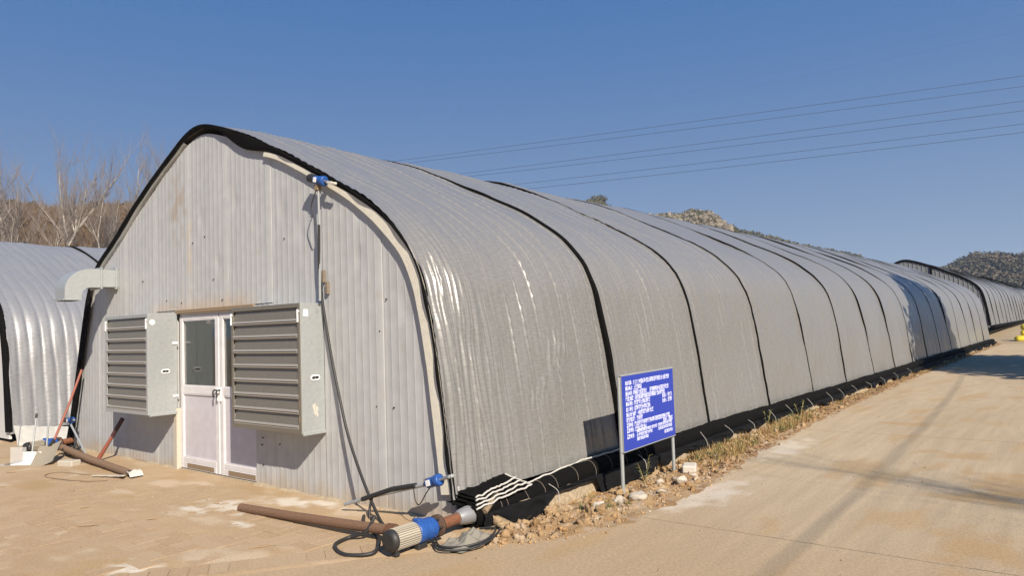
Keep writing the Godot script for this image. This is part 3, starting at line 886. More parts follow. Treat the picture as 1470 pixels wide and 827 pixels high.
func build_doors(g: Node3D):
	var zf := ZW - 0.045
	var leaves := [[-9.325, -8.362], [-8.338, -7.45]]
	for li in 2:
		var x0: float = leaves[li][0]; var x1: float = leaves[li][1]
		var d := Node3D.new(); d.name = "door"; g.add_child(d, true)
		var st := 0.074
		var y0 := 0.035; var y1 := 1.985
		for q in [[x0 + st / 2, st, 0.0, y0, y1], [x1 - st / 2, st, 0.0, y0, y1]]:
			var b := MB.new(); b.cbox(Vector3(q[0], (q[3] + q[4]) / 2, zf), Vector3(q[1], q[4] - q[3], 0.05), 0.004); put(b, M.white_door, "stile", d)
		for q in [[1.955, 0.06], [1.035, 0.10], [0.145, 0.06]]:
			var b := MB.new(); b.cbox(Vector3((x0 + x1) / 2, q[0], zf + 0.001), Vector3(x1 - x0 - 2 * st - 0.002, q[1], 0.048), 0.004); put(b, M.white_door, "rail", d)
		var k := MB.new(); k.cbox(Vector3((x0 + x1) / 2, 0.075, zf + 0.003), Vector3(x1 - x0 - 2 * st - 0.002, 0.078, 0.05), 0.004); put(k, M.white_door, "kick_rail", d)
		var tp := MB.new(); tp.box(Vector3((x0 + x1) / 2 + 0.03, 0.078, zf + 0.0305), Vector3(x1 - x0 - 2 * st - 0.16, 0.055, 0.003)); put(tp, M.tape, "protective_film", d)
		var gl := MB.new(); gl.box(Vector3((x0 + x1) / 2, 1.505, zf), Vector3(x1 - x0 - 2 * st - 0.002, 0.838, 0.006)); put(gl, M.glass, "glass_pane", d)
		var pn := MB.new(); pn.box(Vector3((x0 + x1) / 2, 0.58, zf - 0.004), Vector3(x1 - x0 - 2 * st - 0.002, 0.808, 0.02)); put(pn, M.door_panel, "lower_panel", d)
		# beads round the two fields
		var bd := MB.new()
		for f in [[0.175, 0.985], [1.085, 1.925]]:
			var xa := x0 + st; var xb := x1 - st
			bd.box(Vector3((xa + xb) / 2, f[0] + 0.006, zf + 0.014), Vector3(xb - xa, 0.012, 0.014)); bd.box(Vector3((xa + xb) / 2, f[1] - 0.006, zf + 0.014), Vector3(xb - xa, 0.012, 0.014))
			bd.box(Vector3(xa + 0.006, (f[0] + f[1]) / 2, zf + 0.0135), Vector3(0.012, f[1] - f[0], 0.014)); bd.box(Vector3(xb - 0.006, (f[0] + f[1]) / 2, zf + 0.0135), Vector3(0.012, f[1] - f[0], 0.014))
		put(bd, M.white_door, "glazing_bead", d)
		var hx := x1 - 0.03 if li == 0 else x0 + 0.03
		var h := MB.new()
		h.cbox(Vector3(hx, 1.0, zf + 0.032), Vector3(0.03, 0.17, 0.014), 0.003)
		var hn := put(h, M.white, "handle_plate", d)
		var lv := MB.new()
		lv.tube(curve([Vector3(hx, 1.05, zf + 0.04), Vector3(hx, 1.05, zf + 0.075), Vector3(hx, 1.02, zf + 0.085), Vector3(hx, 0.965, zf + 0.08)], 5), 0.010, 8)
		put(lv, M.dark, "handle", hn)
	var fr := MB.new()
	fr.cbox(Vector3(-8.35, 1.0, zf - 0.02), Vector3(0.02, 1.94, 0.04), 0.003)
	fr.cbox(Vector3(-8.40, 2.0, zf - 0.005), Vector3(1.86, 0.024, 0.05), 0.003)
	put(fr, M.white_door, "door_frame", g)
	var th := MB.new()
	th.cbox(Vector3(-8.42, 0.012, zf - 0.0), Vector3(1.80, 0.03, 0.10), 0.004)
	put(th, M.concrete, "threshold", g)

func simple_greenhouse(called: String, off: Vector3, zf: float, len_: float, sy: float, label: String, o: Dictionary):
	var g := thing(called, Vector3.ZERO, label, "greenhouse")
	var right := 0
	for k in AP.size():
		if AP[k].x < 0.0: right = k
	var last := AP.size() - 3
	var z0 := zf
	var n := 0
	while z0 > zf - len_:
		var ks := k_range(0, right - 18, 12)
		ks.append_array(k_range(right - 16, last, o.step))
		var z1 := z0 - 2.4
		sheet(g, z0, z1 - 0.05, off, sy, ks, o.cells if n < 3 else o.far_cells, {"sp": o.sp, "amp": o.amp, "k": n + 40, "fine": false, "ridge": 0.0}, o.m)
		if n > 0:
			var zz := z0
			var nn := n
			arch_strip(g, "black_sheet_edge", M.felt, off, sy, right - 60, last, func(k: int):
				var up := 0.035
				return [Vector2(-0.03, zz + 0.006), Vector2(up, zz + 0.006), Vector2(up, zz - o.seam), Vector2(0.0, zz - o.seam - 0.02)], 4)
		z0 = z1; n += 1
	arch_strip(g, "black_edge_band", M.felt, off, sy, 0, last, func(k: int):
		return [Vector2(0.03, zf - 0.05), Vector2(0.05, zf), Vector2(0.04, zf + 0.03), Vector2(-o.band, zf + 0.03), Vector2(-o.band, zf - 0.02)], 3, true)
	var poly := PackedVector2Array()
	for k in range(0, AP.size(), 3): poly.append(Vector2(AP[k].x - AN[k].x * 0.04, (AP[k].y - AN[k].y * 0.04) * sy))
	var b := MB.new()
	b.prism(poly, Transform3D(Basis(), Vector3(XC, 0, zf - 0.05) + off), 0.04)
	put(b, o.gm, "gable_wall", g)
	var path := PackedVector3Array()
	for i in 60:
		var z := lerpf(zf - 0.1, zf - len_, i / 59.0)
		path.append(Vector3(XC + 4.30, 0.13 + 0.015 * N(z, 3.0), z) + off)
	var rl := MB.new(); rl.tube(path, 0.10, 12)
	put(rl, M.felt, "quilt_roll", g)
	return g
func build_other_greenhouses():
	# neighbour on the left, past the rocky gap
	var g: Node3D = simple_greenhouse("greenhouse", Vector3(-10.02, 0, 0), -4.2, 38.0, 0.90, "neighbouring greenhouse in puffed bright silver quilts beyond the air duct", {"sp": 0.185, "amp": 0.026, "cells": 110, "far_cells": 40, "step": 2, "seam": 0.05, "band": 0.09, "m": M.foil_quilt, "gm": mat("left_gable", Color(0.55, 0.55, 0.53), 0.45)})
	# board and loose foil lying against its foot
	var b := MB.new()
	b.grid(24, 8, func(i: int, j: int):
		var t := i / 24.0; var u := j / 8.0
		var z := lerpf(-4.18, -5.0, t)
		return Vector3(-14.14 + 0.22 * (1.0 - u) + 0.02 * N(z * 5.0, u * 3.0), 0.0 + (0.34 - 0.12 * t) * u + 0.02 * N(z * 6.0, u * 4.0), z))
	put(b, mat("skirt", Color(0.40, 0.39, 0.36), 0.6), "loose_quilt_skirt", g)
	var fg: Node3D = simple_greenhouse("greenhouse", Vector3(-0.60, 0.62, 0), -50.0, 36.0, 1.0, "greenhouse with a dark netted gable standing behind the far end of the long quilted one", {"sp": 0.24, "amp": 0.012, "cells": 30, "far_cells": 24, "step": 4, "seam": 0.025, "band": 0.09, "m": M.quilt, "gm": mat("net_gable", Color(0.17, 0.175, 0.185), 0.8)})
	# uprights of the netted gable
	for q in [[-9.2 + 1.35, 0.12], [-9.2 - 1.6, 0.1]]:
		var p := MB.new()
		var y := arch_top(q[0] + 9.18)
		p.cbox(Vector3(q[0], 0.62 + y * 0.5, -49.97), Vector3(q[1], y - 0.1, 0.06), 0.006)
		put(p, M.felt, "gable_post", fg)
	for i in 34:
		var x := -13.0 + i * 0.235
		var y := arch_top(x + 9.18) - 0.12
		if y < 0.6: continue
		var p := MB.new()
		p.box(Vector3(x, 0.62 + y * 0.5, -49.99), Vector3(0.022, y, 0.02))
		put(p, M.galv, "net_bar", fg)
	simple_greenhouse("greenhouse", Vector3(-1.35, 1.02, 0), -92.0, 30.0, 1.0, "most distant greenhouse roof showing above the quilts below the wooded hill", {"sp": 0.3, "amp": 0.012, "cells": 16, "far_cells": 12, "step": 6, "seam": 0.05, "band": 0.16, "m": M.quilt, "gm": M.net_gable})

# ---------------------------------------------------------------- things on the gable
func build_fan_box(p: Vector3, w: float, h: float, d: float, label: String, stained: bool):
	var g := thing("fan_box", p, label, "fan box", "louvred fan boxes on the gable")
	var t := 0.012
	# casing: two sides, top, bottom, front frame
	var b := MB.new(); b.cbox(Vector3(w - t / 2, h / 2, d / 2), Vector3(t, h, d), 0.003)
	b.cbox(Vector3(w - 0.002, h / 2, d * 0.42), Vector3(0.012, h - 0.02, 0.006), 0.002)
	put(b, M.galv, "side_panel", g)
	b = MB.new(); b.cbox(Vector3(t / 2, h / 2, d / 2), Vector3(t, h, d), 0.003); put(b, M.galv, "side_panel", g)
	b = MB.new(); b.cbox(Vector3(w / 2, h - t / 2, d / 2), Vector3(w - 2 * t - 0.001, t, d - 0.002), 0.003); put(b, M.galv, "top_panel", g)
	b = MB.new(); b.cbox(Vector3(w / 2, t / 2, d / 2), Vector3(w - 2 * t - 0.001, t, d - 0.002), 0.003)
	put(b, M.galv, "bottom_panel", g)
	b = MB.new(); b.cbox(Vector3(w + 0.004, 0.0, d * 0.5), Vector3(0.018, 0.035, d * 0.96), 0.003); put(b, M.galv, "drip_flange", g)
	b = MB.new(); b.cbox(Vector3(0.16, -0.02, 0.04), Vector3(0.2, 0.03, 0.05), 0.004); put(b, M.dark, "bracket", g)
	var f := 0.045
	b = MB.new()
	b.cbox(Vector3(w / 2, h - f / 2, d + 0.004), Vector3(w, f, 0.012), 0.003)
	b.cbox(Vector3(w / 2, f / 2, d + 0.004), Vector3(w, f, 0.012), 0.003)
	b.cbox(Vector3(f / 2, h / 2, d + 0.004), Vector3(f - 0.002, h - 2 * f - 0.001, 0.0118), 0.003)
	b.cbox(Vector3(w - f / 2, h / 2, d + 0.004), Vector3(f - 0.002, h - 2 * f - 0.001, 0.0118), 0.003)
	put(b, M.blade if stained else M.galv, "front_frame", g)
	b = MB.new(); b.box(Vector3(w / 2, h / 2, 0.03), Vector3(w - 2 * t - 0.01, h - 2 * t - 0.01, 0.01)); put(b, M.galv, "back_plate", g)
	# eight louvre blades, each with a folded lip coloured lighter as if catching the sun
	var nb := 8
	var bh := (h - 2 * f) / nb
	for k in nb:
		var y := f + k * bh
		var pr := PackedVector2Array([Vector2(-0.018, bh - 0.002), Vector2(-0.012, bh - 0.001), Vector2(0.004, 0.040), Vector2(0.0, 0.038)])
		var bl := MB.new()
		var tr := Transform3D(Basis(Vector3(0, 0, 1), Vector3(0, 1, 0), Vector3(-1, 0, 0)), Vector3(w - f - 0.001, y, d - 0.004 + rng.randf_range(-0.002, 0.002)))
		bl.prism(pr, tr, w - 2 * f - 0.002)
		var o := put(bl, M.blade, "louvre_blade", g)
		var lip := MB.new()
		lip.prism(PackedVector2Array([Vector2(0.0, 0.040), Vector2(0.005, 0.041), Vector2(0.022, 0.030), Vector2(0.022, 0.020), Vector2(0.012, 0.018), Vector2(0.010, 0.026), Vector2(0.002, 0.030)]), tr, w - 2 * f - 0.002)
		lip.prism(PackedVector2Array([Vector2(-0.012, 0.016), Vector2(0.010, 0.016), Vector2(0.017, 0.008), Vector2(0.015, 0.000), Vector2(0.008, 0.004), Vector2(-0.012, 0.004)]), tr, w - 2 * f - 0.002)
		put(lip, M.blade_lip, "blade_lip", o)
	# white clips at the top corners, sticker and slotted grip on the side
	for x in [0.02, w - f * 0.5]:
		b = MB.new(); b.cbox(Vector3(x, h - 0.13, d + 0.018), Vector3(0.018, 0.13, 0.016), 0.004); b.cbox(Vector3(x + 0.012, h - 0.085, d + 0.018), Vector3(0.03, 0.018, 0.014), 0.004)
		put(b, M.white, "clip", g)
	b = MB.new()
	if stained: b.box(Vector3(w + 0.0022, h - 0.10, d * 0.78), Vector3(0.003, 0.07, 0.055))
	else: b.tube(pts([Vector3(w, h - 0.11, d * 0.86), Vector3(w + 0.004, h - 0.11, d * 0.86)]), 0.035, 14)
	put(b, M.white, "sticker", g)
	b = MB.new()
	b.grid(24, 6, func(i: int, j: int):
		var a := TAU * i / 24.0
		var tt := TAU * j / 6.0
		var rr := 0.022 + 0.008 * cos(tt)
		var c := Vector2(cos(a) * rr, sin(a) * rr)
		c.x += 0.028 * signf(c.x)
		return Vector3(w + 0.006 + 0.006 * sin(tt), h * 0.42 + c.y, d * 0.42 - c.x))
	var grip := put(b, M.white, "grip_ring", g)
	b = MB.new(); b.box(Vector3(w + 0.0015, h * 0.42, d * 0.42), Vector3(0.003, 0.022, 0.075)); put(b, M.dark, "grip_slot", grip)
	for q in [[0.93, 0.3], [0.88, 0.6], [0.7, 0.55], [0.55, 0.2], [0.2, 0.7], [0.15, 0.3]]:
		b = MB.new(); b.tube(pts([Vector3(w, h * q[0], d * q[1]), Vector3(w + 0.004, h * q[0], d * q[1])]), 0.006, 7); put(b, M.steel, "rivet", g)
	if stained:   # rust bloom on the lower corner and a chalky scuff on the side
		b = MB.new(); b.col = Color(0.30, 0.20, 0.12)
		blotch(b, Vector3(w - 0.022, 0.14, d + 0.0112), Vector3.RIGHT, Vector3.UP, 0.014, 0.05, 4)
		blotch(b, Vector3(w - 0.03, 0.30, d + 0.0112), Vector3.RIGHT, Vector3.UP, 0.009, 0.07, 6)
		put(b, M.plain, "rust_stain", g)
		b = MB.new(); b.col = Color(0.50, 0.46, 0.39)
		blotch(b, Vector3(w + 0.001, 0.22, d * 0.42), Vector3(0, 0, -1), Vector3(0, 1, 0.15).normalized(), 0.045, 0.09, 9)
		put(b, M.plain, "paint_scuff", g)
	else:
		for y in [h * 0.70, h * 0.17]:
			b = MB.new(); b.cbox(Vector3(w + 0.008, y, 0.03), Vector3(0.012, 0.03, 0.07), 0.003); put(b, M.white, "hinge", g)
func blotch(b: MB, c: Vector3, u: Vector3, v: Vector3, ru: float, rv: float, seed_: int):
	var nrm := u.cross(v).normalized()
	var k := b.v.size()
	b.vert(c, nrm)
	for i in 25:
		var a := TAU * (i % 24) / 24.0
		var r := 0.7 + 0.55 * N(cos(a) * 1.3 + seed_, sin(a) * 1.3)
		b.vert(c + u * cos(a) * ru * r + v * sin(a) * rv * r, nrm)
	for i in 24: b.ix.append_array(PackedInt32Array([k, k + 2 + i, k + 1 + i]))
func build_duct():
	var g := thing("air_duct", Vector3.ZERO, "bent galvanised sheet metal air duct sticking out of the gable", "duct")
	var tr := Transform3D(Basis(Vector3(0, 0, 1), Vector3(0, 1, 0), Vector3(-1, 0, 0)), Vector3(-11.1, 0, 0))   # local x = world z, extruded to -x
	var b := MB.new()
	b.prism(PackedVector2Array([Vector2(ZW - 0.02, 2.47), Vector2(-4.36, 2.47), Vector2(-4.36, 2.72), Vector2(ZW - 0.02, 2.72)]), tr, 0.34)
	put(b, M.galv, "straight_section", g)
	var poly := PackedVector2Array([Vector2(-4.356, 2.46)])
	for i in 7:
		var a := PI / 2 - PI / 2 * i / 6.0
		poly.append(Vector2(-4.22 + 0.12 * cos(a), 2.34 + 0.12 * sin(a)))
	poly.append(Vector2(-4.10, 2.275)); poly.append(Vector2(-3.885, 2.275))
	for i in 15:
		var a := PI / 2 * i / 14.0
		poly.append(Vector2(-4.24 + 0.355 * cos(a), 2.42 + 0.305 * sin(a)))
	poly.append(Vector2(-4.356, 2.725))
	b = MB.new(); b.prism(poly, tr, 0.34); put(b, M.galv, "elbow", g)
	b = MB.new()
	for z in [-4.358, -4.56]:
		b.cbox(Vector3(-11.27, 2.735, z), Vector3(0.38, 0.03, 0.028), 0.003); b.cbox(Vector3(-11.27, 2.455, z), Vector3(0.38, 0.03, 0.028), 0.003)
		b.cbox(Vector3(-11.09, 2.595, z), Vector3(0.022, 0.248, 0.028), 0.003); b.cbox(Vector3(-11.45, 2.595, z), Vector3(0.022, 0.248, 0.028), 0.003)
	put(b, M.galv, "flange", g)
	b = MB.new()
	b.cbox(Vector3(-11.093, 2.29, -3.99), Vector3(0.012, 0.03, 0.22), 0.003); b.cbox(Vector3(-11.27, 2.29, -3.878), Vector3(0.34, 0.03, 0.012), 0.003)
	put(b, M.galv, "outlet_rim", g)
	b = MB.new(); b.box(Vector3(-11.27, 2.272, -3.99), Vector3(0.30, 0.004, 0.17)); put(b, M.dark, "outlet_opening", g)

# ---------------------------------------------------------------- project sign
func stroke(im: Image, x0: float, y0: float, x1: float, y1: float, t: int, c: Color):
	var st := int(maxf(absf(x1 - x0), absf(y1 - y0))) + 1
	for i in st + 1:
		var x := lerpf(x0, x1, float(i) / st); var y := lerpf(y0, y1, float(i) / st)
		im.fill_rect(Rect2i(int(x), int(y), t, t), c)
# strokes on a 0-9 grid: x0 y0 x1 y1 ...
var HAN := {
	"项": [0,2,3,2, 2,2,2,7, 0,7,4,6, 4,1,9,1, 6,1,6,3, 5,3,8,3, 5,3,5,7, 8,3,8,7, 6,4,6,6, 6,7,4,9, 7,7,9,9],
	"目": [2,1,7,1, 2,1,2,9, 7,1,7,9, 2,4,7,4, 2,6,7,6, 2,9,7,9],
	"名": [4,0,1,4, 4,1,8,1, 8,1,2,7, 3,3,5,4, 3,6,8,6, 3,6,3,9, 8,6,8,9, 3,9,8,9],
	"称": [4,0,1,1, 0,3,4,3, 2,1,2,9, 2,4,0,7, 6,0,5,3, 5,2,9,2, 7,2,7,9, 5,5,4,8, 8,5,9,8],
	"建": [0,1,3,1, 3,1,1,4, 1,4,3,4, 3,4,0,9, 1,7,9,9, 4,1,8,1, 4,3,9,3, 4,5,8,5, 8,1,8,5, 4,6,9,6, 6,0,6,8],
	"设": [1,0,2,1, 0,3,2,3, 2,3,2,8, 2,8,3,7, 5,1,5,3, 5,1,8,1, 8,1,8,4, 4,5,8,5, 8,5,4,9, 5,6,9,9],
	"地": [0,3,3,3, 2,1,2,7, 0,7,4,6, 5,1,5,8, 5,8,9,8, 9,8,9,6, 4,5,9,3, 9,3,9,6, 7,0,7,7],
	"点": [5,0,5,3, 5,1,8,1, 2,3,8,3, 2,3,2,6, 8,3,8,6, 2,6,8,6, 1,8,1,9, 3,8,4,9, 6,8,6,9, 8,8,9,9],
	"内": [1,2,8,2, 1,2,1,9, 8,2,8,9, 5,0,5,4, 5,4,2,7, 5,4,7,6],
	"容": [4,0,5,1, 1,1,9,1, 1,1,1,2, 9,1,9,2, 3,2,2,3, 6,2,8,3, 5,3,1,6, 5,3,9,6, 3,6,7,6, 3,6,3,9, 7,6,7,9, 3,9,7,9],
	"单": [3,0,4,1, 7,0,6,1, 2,1,8,1, 2,1,2,5, 8,1,8,5, 2,3,8,3, 2,5,8,5, 0,7,9,7, 5,1,5,9],
	"位": [3,0,0,5, 2,3,2,9, 6,0,7,1, 4,2,9,2, 5,4,6,7, 8,3,7,8, 4,9,9,9],
	"施": [2,0,2,1, 0,2,4,2, 2,2,0,9, 2,4,4,4, 4,4,3,9, 6,0,5,3, 6,1,9,1, 5,4,9,3, 5,4,5,9, 7,3,7,7, 5,9,9,9],
	"工": [1,2,8,2, 5,2,5,8, 0,8,9,8],
	"监": [2,0,2,4, 4,0,4,4, 6,0,5,2, 6,1,9,1, 1,6,8,6, 1,6,1,9, 8,6,8,9, 4,6,4,9, 6,6,6,9, 0,9,9,9],
	"督": [2,0,2,4, 2,1,4,1, 0,2,4,2, 5,1,9,1, 9,1,5,4, 6,2,9,4, 2,5,7,5, 2,5,2,9, 7,5,7,9, 2,7,7,7, 2,9,7,9],
	"电": [2,2,8,2, 2,2,2,7, 8,2,8,7, 2,4,8,4, 2,7,8,7, 5,0,5,9, 5,9,9,9],
	"话": [1,0,2,1, 0,3,2,3, 2,3,2,8, 2,8,3,7, 8,0,5,1, 4,3,9,3, 7,1,7,5, 5,5,9,5, 5,5,5,9, 9,5,9,9, 5,9,9,9],
	"负": [4,0,2,3, 3,1,7,1, 7,1,6,3, 2,3,8,3, 2,3,2,7, 8,3,8,7, 5,4,5,7, 5,7,1,9, 6,7,9,9],
	"责": [2,1,8,1, 5,0,5,4, 2,2,8,2, 1,4,9,4, 2,5,8,5, 2,5,2,8, 8,5,8,8, 5,6,5,8, 5,8,1,9, 6,8,9,9],
	"人": [5,0,5,3, 5,3,1,9, 5,3,9,9],
	"上": [4,0,4,9, 4,4,8,4, 0,9,9,9],
	":": [4,3,4,4, 4,7,4,8], "2": [2,1,7,1, 7,1,7,4, 2,4,7,4, 2,4,2,9, 2,9,7,9], "0": [2,1,7,1, 2,1,2,9, 7,1,7,9, 2,9,7,9], "年": [3,0,1,3, 2,2,9,2, 2,4,8,4, 2,4,2,6, 0,6,9,6, 5,2,5,9]}
func write_row(im: Image, r: RandomNumberGenerator, text: String, x: float, y: float, w: float, h: float):
	# w: advance of a character; "*" is a character too blurred to read, drawn as loose strokes
	var c := Color(0.9, 0.91, 0.97)
	for ch in text:
		if ch != " ":
			var t := 4 if h > 26 else 3
			var cell := Vector2(w * 0.80, h)
			if HAN.has(ch):
				var a: Array = HAN[ch]
				for i in range(0, a.size(), 4): stroke(im, x + a[i] / 9.0 * cell.x, y + a[i + 1] / 9.0 * cell.y, x + a[i + 2] / 9.0 * cell.x, y + a[i + 3] / 9.0 * cell.y, t, c)
			else:
				if r.randf() < 0.7: stroke(im, x, y + 1, x + cell.x, y + 1, t, c)
				if r.randf() < 0.6: stroke(im, x, y + cell.y, x + cell.x, y + cell.y, t, c)
				for i in 1 + r.randi() % 2:
					var yy := y + cell.y * (0.33 * (i + 1)) + r.randf_range(-2, 2)
					stroke(im, x + cell.x * r.randf_range(0, 0.2), yy, x + cell.x * r.randf_range(0.75, 1.0), yy, t, c)
				var sides := r.randi() % 4
				if sides != 1: stroke(im, x, y, x, y + cell.y, t, c)
				if sides != 2: stroke(im, x + cell.x, y, x + cell.x, y + cell.y, t, c)
				if sides != 3: stroke(im, x + cell.x * 0.5, y, x + cell.x * r.randf_range(0.4, 0.6), y + cell.y, t, c)
		x += w
func build_sign():
	var W := 1024; var H := 624
	var im := Image.create(W, H, false, Image.FORMAT_RGB8)
	im.fill(Color(0.15, 0.235, 0.62))
	var r := RandomNumberGenerator.new(); r.seed = 77
	var rows := [[0.070, "项目名称:2022年**************上******"], [0.142, "建设地点:上****"], [0.213, "建设内容:*********  *******,******"], [0.282, "*****:*********,*******,***"], [0.352, "建设单位:****上*****"], [0.425, "施工单位:**********"], [0.497, "建设****:****,*****"], [0.568, "*****:****"], [0.638, "监督单位:********,*********,******"], [0.708, "监督单位:*******"], [0.786, "监督电话:"]]
	for q in rows:
		var t: String = q[1]
		write_row(im, r, t, 62, q[0] * H, 30.5 if t.length() < 25 else 28.5, 34)
	for y in [0.340, 0.412, 0.695]: write_row(im, r, "负责人:***", 770, y * H, 30, 34)
	for k in 3:
		write_row(im, r, ["**********,*********", "*******,*******", "******,****"][k], 240, (0.755 + 0.053 * k) * H, 20, 24)
		if k < 2: write_row(im, r, "*******,*******", 660, (0.755 + 0.053 * k) * H, 20, 24)
	write_row(im, r, "*********", 790, 0.875 * H, 20, 26)
	var m := mat("sign_face", Color(1, 1, 1), 0.5)
	m.albedo_color = Color.WHITE
	m.albedo_texture = ImageTexture.create_from_image(im)
	var g := thing("project_sign", Vector3(-3.765, 0, -6.30), "blue notice board of white writing on two thin grey posts", "sign")
	var L := 1.24; var y0 := 0.42; var y1 := 1.165
	g.rotation.y = atan2(0.065, 1.24)      # local -z runs along the board
	var f := MB.new()
	f.quad(Vector3(0.022, y0, 0), Vector3(0.022, y0, -L), Vector3(0.022, y1, -L), Vector3(0.022, y1, 0))
	put(f, m, "printed_face", g)
	var b := MB.new(); b.box(Vector3(0.010, (y0 + y1) / 2, -L / 2), Vector3(0.02, y1 - y0, L)); put(b, M.galv, "board", g)
	b = MB.new()
	b.cbox(Vector3(0.008, y1 + 0.008, -L / 2), Vector3(0.034, 0.018, L + 0.02), 0.003); b.cbox(Vector3(0.008, y0 - 0.006, -L / 2), Vector3(0.030, 0.010, L + 0.02), 0.002)
	put(b, M.galv, "frame", g)
	for z in [-0.01, -L - 0.0]:
		b = MB.new(); b.tube(pts([Vector3(-0.014, -0.12, z), Vector3(-0.014, y1, z)]), 0.019, 12); put(b, M.galv, "post", g)

# ---------------------------------------------------------------- motors, pipes and cables
func rust_tube(a: PackedVector3Array, r, called: String, parent, sides := 12, tint := Color(0.30, 0.145, 0.075)):
	var b := MB.new()
	b.col = tint
	b.tube(a, r, sides)
	return put(b, M.rust, called, parent)
func roller_motor(at: Vector3, turn: float, label: String) -> Node3D:
	# axis along local -z, from the fan cover at z = 0 back to the roll
	var g := thing("roller_motor", at, label, "motor", "motors that wind up the quilts")
	g.rotation.y = turn
	var b := MB.new()
	b.tube(pts([Vector3(0, 0, -0.03), Vector3(0, 0, -0.26)]), 0.070, 40)
	put(b, M.fin, "motor_barrel", g)
	for k in 30:
		var a := TAU * k / 30.0
		b = MB.new(); b.box(Vector3(cos(a) * 0.075, sin(a) * 0.075, -0.145), Vector3(0.020, 0.0045, 0.225), Basis(Vector3.BACK, a)); put(b, M.fin, "cooling_fin", g)
	b = MB.new(); b.tube(pts([Vector3(0, 0, 0.012), Vector3(0, 0, 0.006), Vector3(0, 0, -0.02), Vector3(0, 0, -0.034)]), [0.055, 0.076, 0.084, 0.083], 32); put(b, M.rubber, "fan_cover", g)
	b = MB.new(); b.tube(pts([Vector3(0, 0, -0.262), Vector3(0, 0, -0.268), Vector3(0, 0, -0.33), Vector3(0, 0, -0.335), Vector3(0, 0, -0.36), Vector3(0, 0, -0.365), Vector3(0, 0, -0.43), Vector3(0, 0, -0.445), Vector3(0, 0, -0.47)]), [0.076, 0.088, 0.088, 0.083, 0.083, 0.089, 0.089, 0.080, 0.062], 32)
	b.cbox(Vector3(0.0, 0.088, -0.30), Vector3(0.07, 0.03, 0.06), 0.006)
	put(b, M.blue, "gearbox", g)
	b = MB.new(); b.col = Color(0.16, 0.09, 0.055); b.tube(pts([Vector3(0, 0, -0.472), Vector3(0, 0, -0.49), Vector3(0, 0, -0.491), Vector3(0, 0, -0.52), Vector3(0, 0, -0.521), Vector3(0, 0, -0.545)]), [0.03, 0.03, 0.088, 0.088, 0.04, 0.04], 24); var fl := put(b, M.rust, "flange", g)
	for k in 6:
		var a := TAU * k / 6.0
		b = MB.new(); b.tube(pts([Vector3(cos(a) * 0.068, sin(a) * 0.068, -0.46), Vector3(cos(a) * 0.068, sin(a) * 0.068, -0.535)]), 0.009, 6); put(b, M.dark, "bolt", fl)
	rust_tube(pts([Vector3(0, 0, -0.545), Vector3(-0.004, 0.005, -0.80)]), 0.046, "shaft_pipe", g, 14, Color(0.33, 0.13, 0.06))
	return g
